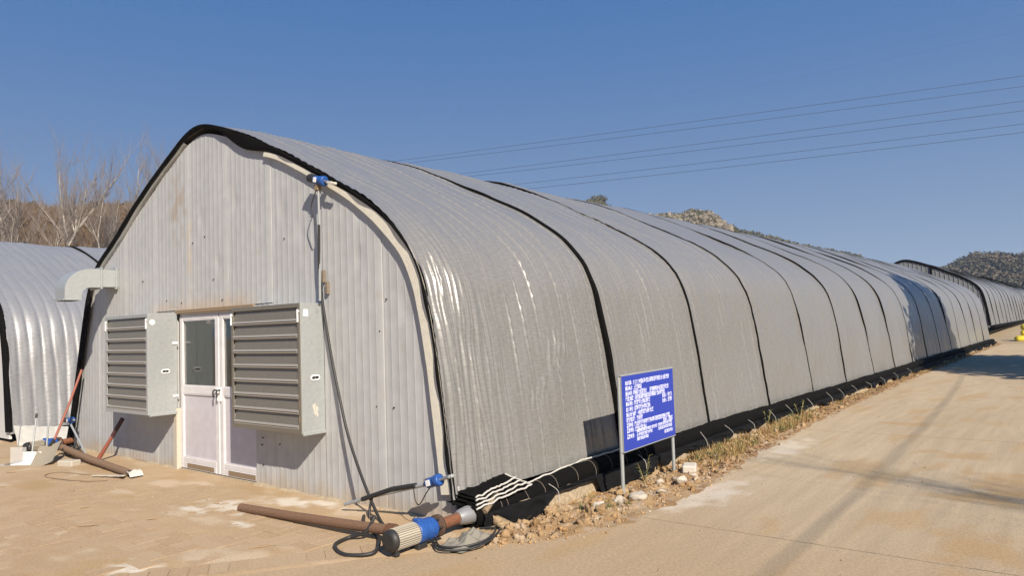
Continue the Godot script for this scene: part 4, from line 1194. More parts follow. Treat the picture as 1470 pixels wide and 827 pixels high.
func build_motors():
	var g := roller_motor(Vector3(-4.225, 0.128, -3.66), 0.0, "blue geared motor with pale finned housing joined to the black quilt roll by the road")
	# foil wrapped joint between shaft and roll
	var b := MB.new()
	b.tube(pts([Vector3(0, 0.008, -0.74), Vector3(0, 0.008, -0.78), Vector3(0, 0.008, -0.84), Vector3(0, 0.004, -0.90)]), [0.05, 0.066, 0.074, 0.080], 11)
	put(b, M.foil_quilt, "foil_joint", g)
	b = MB.new()
	b.cbox(Vector3(0, -0.104, -0.30), Vector3(0.10, 0.045, 0.10), 0.006); b.cbox(Vector3(0, -0.10, -0.06), Vector3(0.06, 0.05, 0.04), 0.006)
	put(b, M.dark, "foot", g)
	var swing := thing("swing_arm_pipe", Vector3(-5.45, 0, -3.86), "long rusty steel pipe lying on the pavers beside the roller motor", "pipe", "rusty swing arm pipes")
	rust_tube(pts([Vector3(-1.13, 0.035, 0.02), Vector3(-0.3, 0.062, 0.0), Vector3(0.55, 0.098, -0.02), Vector3(1.13, 0.125, -0.05)]), 0.041, "pipe", swing, 16, Color(0.30, 0.165, 0.095))
	rust_tube(pts([Vector3(0.94, 0.118, -0.04), Vector3(1.02, 0.122, -0.044)]), 0.05, "collar", swing, 16, Color(0.22, 0.10, 0.05))
	b = MB.new(); b.tube(pts([Vector3(-1.14, 0.035, 0.02), Vector3(-1.131, 0.035, 0.02)]), 0.031, 14); put(b, M.dark, "bore", swing)
	# small side-vent motor at the wall corner
	var v := thing("vent_motor", Vector3(-4.44, 0.42, ZW + 0.25), "small blue vent motor clamped on a sloping rod by the gable corner", "motor", "small blue vent motors")
	vent_motor(v, Vector3(1, 0.32, 0).normalized())
	b = MB.new(); b.tube(pts([Vector3(-1.16, -0.33, 0.02), Vector3(-0.75, -0.205, 0.01), Vector3(-0.10, -0.035, 0)]), 0.017, 10); put(b, M.galv, "rod", v)
	b = MB.new(); b.tube(pts([Vector3(-0.9, -0.25, 0.02), Vector3(-0.5, -0.115, 0.015), Vector3(-0.2, -0.05, 0.01)]), 0.022, 8); put(b, M.rubber, "rod_cable", v)
	b = MB.new(); b.tube(curve([Vector3(-0.22, -0.06, 0.02), Vector3(-0.19, -0.17, 0.03), Vector3(-0.14, -0.20, 0.03), Vector3(-0.05, -0.09, 0.03), Vector3(0.0, -0.03, 0.02)], 6), 0.005, 6); put(b, M.rubber, "lead", v)
	b = MB.new(); b.cbox(Vector3(0.17, 0.055, -0.02), Vector3(0.10, 0.03, 0.035), 0.006, Basis(Vector3.BACK, 0.3)); put(b, M.galv, "clamp", v)
	# motor under the roof edge with its pole
	var u := thing("vent_motor", Vector3(-6.08, 3.25, ZW + 0.13), "small blue vent motor high under the roof edge on an upright pole", "motor", "small blue vent motors")
	vent_motor(u, Vector3(1, -0.25, 0).normalized())
	b = MB.new(); b.tube(pts([Vector3(-0.16, 0.05, 0), Vector3(-0.06, 0.02, 0)]), 0.045, 12); put(b, M.rubber, "end_cap", u)
	b = MB.new(); b.cbox(Vector3(0.20, -0.055, 0.0), Vector3(0.14, 0.025, 0.03), 0.005, Basis(Vector3.BACK, -0.25)); put(b, M.cream, "bracket", u)
	b = MB.new(); b.cbox(Vector3(-0.03, -0.07, 0), Vector3(0.06, 0.06, 0.05), 0.005); put(b, M.tape, "gear_case", u)
	b = MB.new(); b.tube(pts([Vector3(-0.02, -0.08, 0), Vector3(-0.045, -0.55, -0.02), Vector3(-0.085, -1.22, -0.04)]), 0.013, 8); put(b, M.galv, "pole", u)
	b = MB.new(); b.tube(curve([Vector3(-0.03, -0.10, 0.02), Vector3(-0.12, -0.26, 0.02), Vector3(-0.07, -0.40, 0.02), Vector3(-0.045, -0.46, 0.015)], 6), 0.006, 6); put(b, M.rubber, "lead", u)
	for q in [Vector3(-6.18, 2.28, ZW + 0.03), Vector3(-6.12, 2.16, ZW + 0.03)]:
		b = MB.new(); b.col = Color(0.38, 0.30, 0.22); b.cbox(q - u.position, Vector3(0.04, 0.13, 0.03), 0.004); put(b, M.rust, "wall_bracket", u)
	# electric cable from the pole down to the ground and to the roller motor
	var c := thing("electric_cable", Vector3(-5.7, 0, ZW), "black electric cable hanging down the gable and coiling by the roller motor", "cable")
	b = MB.new()
	var o := Vector3(-5.7, 0, ZW)
	b.tube(curve([Vector3(-6.105, 2.80, ZW + 0.13) - o, Vector3(-6.15, 2.35, ZW + 0.10) - o, Vector3(-6.17, 2.05, ZW + 0.06) - o, Vector3(-6.06, 1.5, ZW + 0.05) - o, Vector3(-5.92, 1.1, ZW + 0.07) - o, Vector3(-5.72, 0.70, ZW + 0.12) - o, Vector3(-5.42, 0.33, ZW + 0.2) - o, Vector3(-5.08, 0.04, ZW + 0.3) - o, Vector3(-4.80, 0.03, ZW + 0.45) - o], 10), 0.014, 8)
	put(b, M.rubber, "drop_cable", c)
	b = MB.new()
	b.tube(curve([Vector3(-4.75, 0.16, -3.93) - o, Vector3(-4.68, 0.19, -3.90) - o, Vector3(-4.72, 0.08, -3.84) - o, Vector3(-4.86, 0.03, -3.78) - o, Vector3(-4.80, 0.025, -3.60) - o, Vector3(-4.55, 0.02, -3.50) - o, Vector3(-4.37, 0.03, -3.62) - o, Vector3(-4.50, 0.06, -3.80) - o, Vector3(-4.75, 0.03, -3.98) - o, Vector3(-5.05, 0.03, -4.1) - o, Vector3(-5.3, 0.03, -4.3) - o], 10), 0.015, 8)
	put(b, M.rubber, "coil", c)
	b = MB.new()
	b.tube(curve([Vector3(-4.20, 0.04, -4.12) - o, Vector3(-4.05, 0.03, -4.02) - o, Vector3(-3.88, 0.035, -4.10) - o, Vector3(-3.80, 0.06, -4.28) - o, Vector3(-3.86, 0.09, -4.45) - o, Vector3(-4.0, 0.08, -4.42) - o], 8), 0.009, 8)
	b.tube(curve([Vector3(-4.18, 0.03, -4.06) - o, Vector3(-4.0, 0.025, -3.96) - o, Vector3(-3.84, 0.03, -4.06) - o, Vector3(-3.77, 0.05, -4.24) - o, Vector3(-3.84, 0.08, -4.5) - o], 8), 0.008, 8)
	put(b, M.rubber, "cable_bundle", c)
	b = MB.new()
	b.tube(curve([Vector3(-5.23, 0.19, -4.34) - o, Vector3(-5.24, 0.10, -4.32) - o, Vector3(-5.22, 0.02, -4.30) - o], 5), 0.012, 7)
	put(b, M.rubber, "support_strut", c)
	# crumpled sacking under the shaft
	var sk := MB.new()
	sk.grid(26, 16, func(i: int, j: int):
		var x := lerpf(-4.12, -3.84, i / 26.0); var z := lerpf(-4.02, -4.52, j / 16.0)
		var e := minf(minf(i, 26 - i) / 6.0, minf(j, 16 - j) / 5.0)
		return Vector3(x + 0.02 * N(z * 8.0, x), 0.012 + 0.08 * clampf(e, 0, 1) * (0.6 + 1.1 * N(x * 9.0, z * 9.0)), z + 0.02 * N(x * 9.0, z)))
	tag(put(sk, mat("sacking", Color(0.20, 0.185, 0.15), 0.9), "crumpled_sacking"), "crumpled grey sacking lying under the rusty motor shaft", "sacking")
func vent_motor(g: Node3D, ax: Vector3):
	var y := Vector3(0, 1, 0); var z := Vector3(0, 0, 1)
	var b := MB.new(); b.tube(pts([ax * -0.07, ax * -0.062, ax * 0.03, ax * 0.036]), [0.034, 0.044, 0.044, 0.036], 18); put(b, M.blue, "motor_body", g)
	b = MB.new(); b.tube(pts([ax * 0.037, ax * 0.042, ax * 0.085, ax * 0.09]), [0.04, 0.052, 0.052, 0.04], 18); put(b, M.blue, "gear_head", g)
	b = MB.new(); b.tube(pts([ax * 0.09, ax * 0.20]), 0.015, 10); put(b, M.steel, "shaft", g)
	b = MB.new(); b.cbox(ax * -0.02 + Vector3(0, 0.0, 0.045), Vector3(0.05, 0.05, 0.004), 0.001, Basis(ax, z.cross(ax), z)); put(b, M.white, "rating_plate", g)
	b = MB.new(); b.cbox(ax * -0.085 + Vector3(0, 0.02, 0), Vector3(0.035, 0.05, 0.04), 0.005); put(b, M.tape, "bracket_foot", g)

# ---------------------------------------------------------------- tools by the far corner
func build_tools():
	var b: MB
	var g := roller_motor(Vector3(-12.52, 0.14, -3.86), 0.28, "blue geared motor on the ground by the left gable corner, half hidden by tools")
	b = MB.new(); b.cbox(Vector3(0, -0.11, -0.2), Vector3(0.10, 0.05, 0.3), 0.006); put(b, M.dark, "foot", g)
	var p := thing("swing_arm_pipe", Vector3(-10.8, 0, -4.1), "rusty steel pipe lying on the ground below the fan box by the corner tools", "pipe", "rusty swing arm pipes")
	rust_tube(pts([Vector3(-1.35, 0.14, -0.09), Vector3(0.0, 0.085, 0.0), Vector3(1.36, 0.05, 0.08)]), 0.048, "pipe", p, 14, Color(0.36, 0.22, 0.13))
	b = MB.new(); b.tube(pts([Vector3(1.355, 0.05, 0.08), Vector3(1.366, 0.05, 0.081)]), 0.036, 14); put(b, M.dark, "bore", p)
	rust_tube(pts([Vector3(-0.02, 0.05, 0.0), Vector3(0.0, 0.0, 0.0)]), 0.03, "foot", p, 10)
	# flat shovel leaning on the corner
	var s := thing("shovel", Vector3(-11.75, 0, -3.9), "flat steel shovel with a long red handle leaning at the gable corner", "shovel")
	b = MB.new(); b.tube(pts([Vector3(-0.06, 0.20, -0.06), Vector3(-0.25, 0.75, -0.35), Vector3(-0.44, 1.26, -0.60)]), 0.017, 10); put(b, M.red_wood, "handle", s)
	b = MB.new()
	b.grid(10, 10, func(i: int, j: int):
		var u := i / 10.0 - 0.5; var t := j / 10.0
		var dirv := Vector3(0.42, -0.22, 0.26) * t
		var side := Vector3(0.14, 0.06, -0.22) * u * 1.05
		return Vector3(-0.03, 0.235, -0.04) + dirv + side + Vector3(0, 0.05 * u * u * 2.0, 0))
	b.ix = flipped(b)
	put(b, mat("shovel_steel", Color(0.34, 0.29, 0.21), 0.6, 0.25), "blade", s)
	b = MB.new(); b.tube(pts([Vector3(-0.09, 0.29, -0.10), Vector3(-0.0, 0.21, -0.02)]), [0.02, 0.028], 10); put(b, M.dark, "socket", s)
	# red pick handle against the wall
	var r := thing("pick_handle", Vector3(-10.93, 0, -4.26), "short red wooden handle with a black grip leaning on the gable under the fan box", "handle")
	b = MB.new(); b.tube(pts([Vector3(-0.10, 0.0, 0.0), Vector3(0.10, 0.36, -0.13)]), [0.03, 0.024], 10); put(b, M.red_wood, "shaft", r)
	b = MB.new(); b.tube(pts([Vector3(0.10, 0.36, -0.13), Vector3(0.225, 0.60, -0.215)]), [0.027, 0.03], 10); put(b, mat("grip", Color(0.05, 0.02, 0.02), 0.6), "grip", r)
	# dustpans on poles
	var d := thing("dustpan", Vector3(-11.82, 0.006, -3.70), "white long handled dustpan standing on the sandy ground", "dustpan")
	b = MB.new()
	b.cbox(Vector3(0, 0.085, -0.02), Vector3(0.30, 0.15, 0.012), 0.004, Basis(Vector3.UP, 0.5)); b.cbox(Vector3(0.04, 0.012, 0.07), Vector3(0.30, 0.012, 0.20), 0.004, Basis(Vector3.UP, 0.5))
	put(b, M.white, "pan", d)
	b = MB.new(); b.tube(pts([Vector3(-0.03, 0.15, -0.03), Vector3(-0.09, 0.62, -0.10)]), 0.011, 8); put(b, M.galv, "pole", d)
	b = MB.new(); b.tube(pts([Vector3(-0.09, 0.62, -0.10), Vector3(-0.098, 0.68, -0.108)]), 0.016, 8); put(b, M.dark, "pole_end", d)
	var e := thing("dustpan", Vector3(-11.98, 0.006, -3.60), "clear plastic dustpan on a thin wire pole beside the white one", "dustpan")
	b = MB.new()
	b.cbox(Vector3(0, 0.12, 0.0), Vector3(0.26, 0.22, 0.008), 0.002, Basis(Vector3.UP, 0.5)); b.cbox(Vector3(0.05, 0.008, 0.10), Vector3(0.28, 0.008, 0.2), 0.002, Basis(Vector3.UP, 0.5))
	put(b, M.clear_plastic, "pan", e)
	b = MB.new(); b.tube(pts([Vector3(-0.02, 0.2, 0), Vector3(-0.06, 0.66, -0.06)]), 0.007, 6); put(b, M.steel, "pole", e)
	var st := thing("broom_stick", Vector3(-12.10, 0, -3.98), "thin dark stick standing among the tools by the corner", "stick")
	b = MB.new(); b.tube(pts([Vector3(0, 0.0, 0), Vector3(-0.03, 0.52, -0.05)]), 0.013, 8); put(b, M.galv, "stick", st)
	var bb := MB.new(); bb.cbox(Vector3.ZERO, Vector3(0.27, 0.08, 0.15), 0.012, Basis(Vector3.UP, 0.35))
	var brick := put(bb, mat("grey_brick", Color(0.42, 0.38, 0.31), 0.92), "paving_block", null, Vector3(-11.05, 0.045, -3.92))
	tag(brick, "loose grey paving block lying next to the rusty pipe by the tools", "paving block")
	# rod with a small blue motor in front of the black edge
	var v := thing("vent_motor", Vector3(-12.33, 0.50, ZW + 0.2), "small blue vent motor on a slanting rod in front of the black corner strip", "motor", "small blue vent motors")
	vent_motor(v, Vector3(1, 0.08, 0.1).normalized())
	b = MB.new(); b.tube(pts([Vector3(-0.20, -0.01, 0.0), Vector3(-0.06, 0, 0)]), 0.038, 12); put(b, M.rubber, "end_cap", v)
	b = MB.new(); b.tube(pts([Vector3(0.03, -0.03, 0.02), Vector3(0.95, -0.5, 0.10)]), 0.015, 8); put(b, M.galv, "rod", v)
	b = MB.new(); b.tube(curve([Vector3(0.2, -0.1, 0), Vector3(0.45, -0.43, 0.1), Vector3(0.62, -0.34, 0.12), Vector3(0.55, -0.46, 0.2), Vector3(0.35, -0.42, 0.2), Vector3(0.50, -0.33, 0.16), Vector3(0.75, -0.45, 0.12), Vector3(0.6, -0.48, 0.05)], 8), 0.014, 7); put(b, M.rubber, "coiled_lead", v)
	# wire loop on the ground and a fan of split laths at the pipe mouth
	b = MB.new()
	b.tube(curve([Vector3(-9.5, 0.02, -4.0), Vector3(-10.0, 0.018, -3.78), Vector3(-10.6, 0.02, -3.62), Vector3(-10.4, 0.018, -3.42), Vector3(-9.7, 0.018, -3.55), Vector3(-9.4, 0.02, -3.75)], 10), 0.006, 6)
	tag(put(b, mat("wire", Color(0.26, 0.19, 0.12), 0.7), "wire_loop"), "loose thin wire loop lying on the pavers by the pipe mouth", "wire")
	var lt := thing("split_lath", Vector3(-9.45, 0.015, -3.98), "pale split lath and torn strips lying at the rusty pipe mouth", "lath")
	b = MB.new()
	for k in 4: b.bar(Vector3(0.05 * k, 0.015 + 0.008 * k, 0.03 * k), Vector3(-0.42 + 0.13 * k, 0.01, 0.22 - 0.05 * k), 0.035, 0.008)
	put(b, M.timber, "strips", lt)
	b = MB.new(); b.grid(8, 6, func(i: int, j: int): return Vector3(0.02 + 0.2 * i / 8.0, 0.02 + 0.10 * sin(PI * i / 8.0) * (0.6 + 0.5 * N(i, j, 0.4)), -0.12 + 0.16 * j / 6.0)); b.ix = flipped(b)
	put(b, M.hem, "torn_sacking", lt)
	# motor seen at the neighbour greenhouse's edge
	var w := thing("vent_motor", Vector3(-15.25, 0.52, -4.12), "small blue vent motor at the edge of the neighbouring silver greenhouse", "motor", "small blue vent motors")
	vent_motor(w, Vector3(1, 0.1, 0).normalized())
	b = MB.new(); b.tube(pts([Vector3(0.0, -0.03, 0.02), Vector3(-0.3, -0.52, 0.05)]), 0.015, 8); put(b, M.galv, "rod", w)

# ---------------------------------------------------------------- rubble, grass
func lump(seed_: float, squash: Vector3, rough := 0.35, rings := 7, sides := 10, cuts := 0) -> ArrayMesh:
	var r := RandomNumberGenerator.new(); r.seed = int(seed_ * 10.0)
	var planes := []
	for k in cuts: planes.append([Vector3(r.randfn(), r.randfn(), r.randfn()).normalized(), r.randf_range(0.5, 0.85)])
	var b := MB.new()
	b.grid(sides, rings, func(i: int, j: int):
		var a := TAU * (i % sides) / sides
		var t := PI * j / rings - PI / 2
		var d := Vector3(cos(t) * cos(a), sin(t), -cos(t) * sin(a))
		var q := 1.0 + rough * nz.get_noise_3d(d.x * 1.1 + seed_, d.y * 1.1, d.z * 1.1) + rough * 0.6 * nz.get_noise_3d(d.x * 3.0, d.y * 3.0 + seed_, d.z * 3.0)
		for pl in planes:
			var c: float = d.dot(pl[0])
			if c > 0.05: q = minf(q, pl[1] / c * (1.0 + 0.06 * rough * nz.get_noise_3d(d.x * 4.0, d.y * 4.0, d.z * 4.0 + seed_)))
		return d * q * squash)
	return b.mesh()
func multi(called: String, mesh: Mesh, m: Material, xf: Array, cols: Array, label: String, category: String) -> MultiMeshInstance3D:
	var mm := MultiMesh.new()
	mm.transform_format = MultiMesh.TRANSFORM_3D
	mm.use_colors = true
	mm.mesh = mesh
	mm.instance_count = xf.size()
	for i in xf.size():
		mm.set_instance_transform(i, xf[i]); mm.set_instance_color(i, cols[i])
	var o := MultiMeshInstance3D.new()
	o.multimesh = mm
	o.material_override = m
	o.name = numbered(called)
	add_child(o)
	tag(o, label, category, "", "stuff")
	return o
func build_rubble():
	var earth := [lump(1.0, Vector3(1, 0.75, 1), 0.95, 16, 22, 5), lump(5.0, Vector3(1, 0.8, 0.8), 1.0, 16, 22, 6), lump(9.0, Vector3(1, 0.6, 0.9), 0.9, 16, 22, 4)]
	var stone := [lump(13.0, Vector3(1, 0.5, 0.75), 0.3, 18, 26, 12), lump(17.0, Vector3(1, 0.4, 0.6), 0.3, 18, 26, 11), lump(21.0, Vector3(1, 0.6, 0.8), 0.3, 18, 26, 13)]
	# countable lumps: [z, x, size, kind, colour]
	var big := [
		["earth_clod", -4.78, -4.02, 0.115], ["earth_clod", -4.62, -3.86, 0.06], ["earth_clod", -5.05, -3.9, 0.07], ["earth_clod", -4.42, -3.78, 0.05], ["earth_clod", -5.35, -3.98, 0.06], ["earth_clod", -5.6, -3.6, 0.05], ["earth_clod", -4.95, -3.55, 0.045], ["earth_clod", -5.9, -3.85, 0.06], ["earth_clod", -6.6, -3.95, 0.055], ["earth_clod", -6.9, -3.6, 0.05],
		["broken_stone", -5.95, -3.62, 0.12], ["broken_stone", -6.12, -3.5, 0.10], ["broken_stone", -5.75, -3.72, 0.08], ["broken_stone", -6.55, -3.48, 0.06], ["broken_stone", -6.9, -3.44, 0.08], ["broken_stone", -7.15, -3.62, 0.09], ["broken_stone", -7.3, -3.5, 0.06], ["broken_stone", -7.0, -3.74, 0.07], ["broken_stone", -6.45, -3.66, 0.05], ["broken_stone", -8.0, -3.62, 0.06], ["broken_stone", -8.4, -3.72, 0.05]]
	for k in big.size():
		var q: Array = big[k]
		var is_earth: bool = q[0] == "earth_clod"
		var y := bank_h(q[2], q[1])
		var o := put((earth if is_earth else stone)[k % 3], null, q[0], null, Vector3(q[2], y + q[3] * 0.28, q[1]))
		var mm: StandardMaterial3D = (M.stone as StandardMaterial3D).duplicate()
		var c := Color(0.46, 0.28, 0.125).lerp(Color(0.42, 0.30, 0.17), rng.randf()) if is_earth else Color(0.52, 0.43, 0.32).lerp(Color(0.60, 0.53, 0.44), rng.randf())
		mm.albedo_color = c.linear_to_srgb()
		o.material_override = mm
		o.scale = Vector3.ONE * q[3]
		o.rotation = Vector3(rng.randf_range(-0.3, 0.3), rng.randf_range(0, TAU), rng.randf_range(-0.3, 0.3))
		if is_earth: tag(o, "lump of orange brown earth on the dirt bank beside the quilt roll", "clod", "earth lumps on the dirt bank")
		else: tag(o, "broken pale stone lying on the dirt bank near the blue sign", "stone", "broken stones on the dirt bank")
	var wb := MB.new(); wb.cbox(Vector3.ZERO, Vector3(0.15, 0.085, 0.24), 0.014, Basis(Vector3.UP, 0.4))
	tag(put(wb, mat("white_block", Color(0.50, 0.45, 0.38), 0.9), "white_block", null, Vector3(-3.66, 0.06, -7.55)), "whitish block lying by the foot of the far sign post", "block")
	# crumbs and gravel
	var xf := []; var cols := []
	for i in 3600:
		var z := -4.25 - 18.0 * pow(rng.randf(), 1.5)
		var e := bank_edge(z)
		var x := e - 0.75 * rng.randf() + (0.16 * rng.randf() if rng.randf() < 0.3 else 0.0)
		if x < -4.1: continue
		var s := 0.004 + 0.013 * pow(rng.randf(), 3.0)
		xf.append(Transform3D(Basis.from_euler(Vector3(rng.randf() * 6, rng.randf() * 6, rng.randf() * 6)).scaled_local(Vector3(s, s, s)), Vector3(x, maxf(bank_h(x, z), 0.0) + s * 0.35, z)))
		var t := rng.randf()
		cols.append(Color(0.36, 0.205, 0.085).lerp(Color(0.44, 0.31, 0.18), t) if rng.randf() < 0.95 else Color(0.56, 0.48, 0.38))
	multi("gravel", lump(29.0, Vector3(1, 0.7, 0.85), 0.7, 5, 7, 5), M.plain, xf, cols, "loose crumbs of earth and gravel along the dirt bank", "gravel")
	xf = []; cols = []
	for i in 1000:
		var z := -4.3 - 12.0 * pow(rng.randf(), 1.7)
		var x := bank_edge(z) - 0.72 * pow(rng.randf(), 0.8) - 0.03
		if x < -4.08: continue
		var s := 0.014 + 0.038 * pow(rng.randf(), 2.5)
		xf.append(Transform3D(Basis.from_euler(Vector3(rng.randf() * 6, rng.randf() * 6, rng.randf() * 6)).scaled_local(Vector3(s, s * 0.8, s)), Vector3(x, maxf(bank_h(x, z), -0.06) + s * 0.05, z)))
		cols.append(bank_color(x, z) * rng.randf_range(0.85, 1.08))
	multi("earth_crumbs", lump(37.0, Vector3(1, 0.8, 0.9), 1.0, 9, 12, 5), M.stone, xf, cols, "small broken clods of orange earth strewn over the dirt bank", "earth")
	# grit on road and yard
	xf = []; cols = []
	for i in 900:
		var z := -rng.randf_range(1.8, 20.0); var x := rng.randf_range(-13.0, 0.5)
		if z < -4.4 and x < -3.4: continue
		var s := 0.003 + 0.007 * pow(rng.randf(), 4.0)
		xf.append(Transform3D(Basis.from_euler(Vector3(rng.randf() * 6, rng.randf() * 6, rng.randf() * 6)).scaled_local(Vector3(s, s, s)), Vector3(x, 0.012 if x < -5.0 else 0.004, z)))
		cols.append(Color(0.20, 0.14, 0.09).lerp(Color(0.42, 0.30, 0.18), rng.randf()))
	multi("grit", lump(31.0, Vector3(1.4, 0.6, 0.9), 0.5, 4, 6), M.plain, xf, cols, "scattered grit on the sandy road and pavers", "grit")
	# dead leaves, twigs on the yard
	for q in [[-8.1, -3.05, 0.12, 1.2], [-7.3, -2.75, 0.16, 0.9], [-7.0, -3.2, 0.11, 1.0], [-5.3, -3.28, 0.16, 1.1], [-7.05, -3.85, 0.10, 0.2], [-11.2, -3.3, 0.14, 0.7], [-10.2, -2.9, 0.1, 0.8], [-6.9, -3.52, 0.09, 0.6]]:
		var b := MB.new()
		b.tube(curve([Vector3(-q[2], 0.012, 0.0), Vector3(-q[2] * 0.3, 0.02, 0.015), Vector3(q[2] * 0.4, 0.015, -0.012), Vector3(q[2], 0.012, 0.01)], 4), [0.004, 0.005, 0.006, 0.007, 0.008, 0.008, 0.007, 0.006, 0.007, 0.006, 0.005, 0.004, 0.003], 5)
		b.quad(Vector3(-0.02, 0.011, 0.02), Vector3(0.05, 0.013, 0.035), Vector3(0.06, 0.018, 0.0), Vector3(0.0, 0.015, -0.01))
		var o := put(b, M.dead_leaf if M.has("dead_leaf") else mat("dead_leaf", Color(0.30, 0.20, 0.11), 0.9), "dry_twig", null, Vector3(q[0], 0.006, q[1]))
		o.rotation.y = q[3]; o.scale = Vector3.ONE * 0.6
		tag(o, "small dry twig with a dead leaf lying on the sandy pavers", "twig", "dry twigs on the yard")
	# grass: tufts of blades, green ones low, straw between
	var gb := MB.new()
	for i in 16:
		var a := rng.randf() * TAU; var r := rng.randf_range(0.0, 0.35)
		var lean := rng.randf_range(0.2, 0.75); var h := rng.randf_range(0.5, 1.0)
		var p := Vector3(cos(a) * r, 0, sin(a) * r)
		var out := Vector3(cos(a), 0, sin(a))
		var s := Vector3(-sin(a), 0, cos(a)) * 0.028
		var m1 := p + out * lean * 0.35 * h + Vector3(0, h * 0.62, 0)
		var m2 := p + out * lean * h + Vector3(0, h * (1.0 - 0.35 * lean), 0)
		gb.quad(p - s, p + s, m1 + s * 0.8, m1 - s * 0.8)
		gb.tri(m1 - s * 0.8, m1 + s * 0.8, m2)
	xf = []; cols = []
	for i in 1500:
		var z := 0.0; var x := 0.0
		var pick := rng.randf()
		if pick < 0.30: z = rng.randfn(-9.0, 0.45)
		elif pick < 0.52: z = rng.randfn(-11.6, 0.7)
		elif pick < 0.58: z = rng.randfn(-5.9, 0.25)
		else: z = -7.6 - 26.0 * pow(rng.randf(), 1.3)
		x = lerpf(-4.1, bank_edge(z), rng.randf_range(0.0, 0.75))
		var big_t := pick < 0.52
		var s := rng.randf_range(0.05, 0.13) if big_t else rng.randf_range(0.03, 0.08)
		xf.append(Transform3D(Basis(Vector3.UP, rng.randf() * TAU).scaled(Vector3(s, s * rng.randf_range(0.8, 1.4), s)), Vector3(x, bank_h(x, z) - 0.005, z)))
		var green := rng.randf()
		cols.append(Color(0.10, 0.13, 0.035).lerp(Color(0.16, 0.17, 0.06), rng.randf()) if (green < (0.24 if big_t else 0.12)) else Color(0.42, 0.31, 0.13).lerp(Color(0.30, 0.17, 0.07), rng.randf()))
	multi("grass", gb.mesh(), M.leaf, xf, cols, "tufts of dry and green grass on the dirt bank", "grass")
	# fallen leaves further along
	var lf := MB.new()
	lf.quad(Vector3(-1, 0, 0.5), Vector3(0, 0.25, 0.6), Vector3(1, 0.05, 0), Vector3(0, 0.1, -0.6))
	xf = []; cols = []
	for i in 3800:
		var z := -7.5 - 36.0 * pow(rng.randf(), 1.2)
		var x := bank_edge(z) - 0.55 * rng.randf() + 0.12 * rng.randfn(0, 0.5)
		if x < -4.08: continue
		var s := rng.randf_range(0.012, 0.032)
		xf.append(Transform3D(Basis.from_euler(Vector3(rng.randf_range(-0.6, 0.6), rng.randf() * 6, rng.randf_range(-0.6, 0.6))).scaled_local(Vector3(s, s, s)), Vector3(x, maxf(bank_h(x, z), 0.0) + 0.012, z)))
		cols.append(Color(0.34, 0.19, 0.08).lerp(Color(0.17, 0.085, 0.035), rng.randf()))
	multi("fallen_leaves", lf.mesh(), M.leaf, xf, cols, "brown fallen leaves along the road edge", "leaves")
	# stalk plants above the grass
	for q in [[-4.0, -10.9], [-4.02, -12.5], [-3.95, -7.05]]:
		var w := thing("weed", Vector3(q[0], bank_h(q[0], q[1]), q[1]), "thin upright weed stalk growing from the bank " + ("between the sign posts" if q[1] > -8.0 else ("just past the green grass" if q[1] > -11.5 else "where the grass ends by the roll")), "weed", "weeds on the bank")
		var st := MB.new(); st.col = Color(0.30, 0.25, 0.10)
		var lv := MB.new(); lv.col = Color(0.16, 0.18, 0.06)
		for k in 3:
			var a := rng.randf() * TAU; var h := rng.randf_range(0.2, 0.34)
			var tip := Vector3(cos(a) * 0.08, h, sin(a) * 0.08)
			st.tube(pts([Vector3(0, 0, 0), tip * 0.5 + Vector3(0, 0.02, 0), tip]), [0.004, 0.003, 0.002], 5)
			for l in 7:
				var c := tip * rng.randf_range(0.35, 1.0)
				var d := Vector3(rng.randf_range(-1, 1), rng.randf_range(0, 0.6), rng.randf_range(-1, 1)).normalized()
				var n := d.cross(Vector3.UP).normalized() * 0.009
				lv.quad(c, c + d * 0.02 - n, c + d * 0.05, c + d * 0.02 + n)
		put(st, M.plain, "stalk", w); put(lv, M.leaf, "leaves", w)
	# yellow sacks at the far end of the road
	for q in [[-3.30, 0.14, -46.0, 0.3], [-3.05, 0.15, -46.45, 0.9], [-3.04, 0.44, -46.1, 0.1], [-2.6, 0.16, -46.0, 0.5], [-3.02, 0.74, -46.2, 0.4]]:
		var yb := MB.new()
		yb.grid(16, 10, func(i: int, j: int):
			var a := TAU * (i % 16) / 16.0; var t := PI * j / 10.0 - PI / 2
			var d := Vector3(signf(cos(a)) * pow(absf(cos(a)), 0.6) * pow(cos(t), 0.5), sin(t), -signf(sin(a)) * pow(absf(sin(a)), 0.6) * pow(cos(t), 0.5))
			return d * Vector3(0.30, 0.17, 0.25) * (1.0 + 0.15 * nz.get_noise_3d(d.x * 2.0 + q[0], d.y * 2.0, d.z * 2.0)))
		var o := put(yb, M.yellow, "yellow_sack", null, Vector3(q[0], 0.02 + q[1], q[2]))
		o.rotation.y = q[3]
		var which: String = {-3.30: "ground sack at the greenhouse side", -3.05: "sack under the stack", -2.6: "ground sack at the road side", -3.02: "topmost sack"}.get(q[0], "sack")
		if q[1] > 0.4 and q[1] < 0.5: which = "middle sack of the stack"
		tag(o, "bright yellow " + which + " at the far road end", "sack", "yellow sacks in a pile")

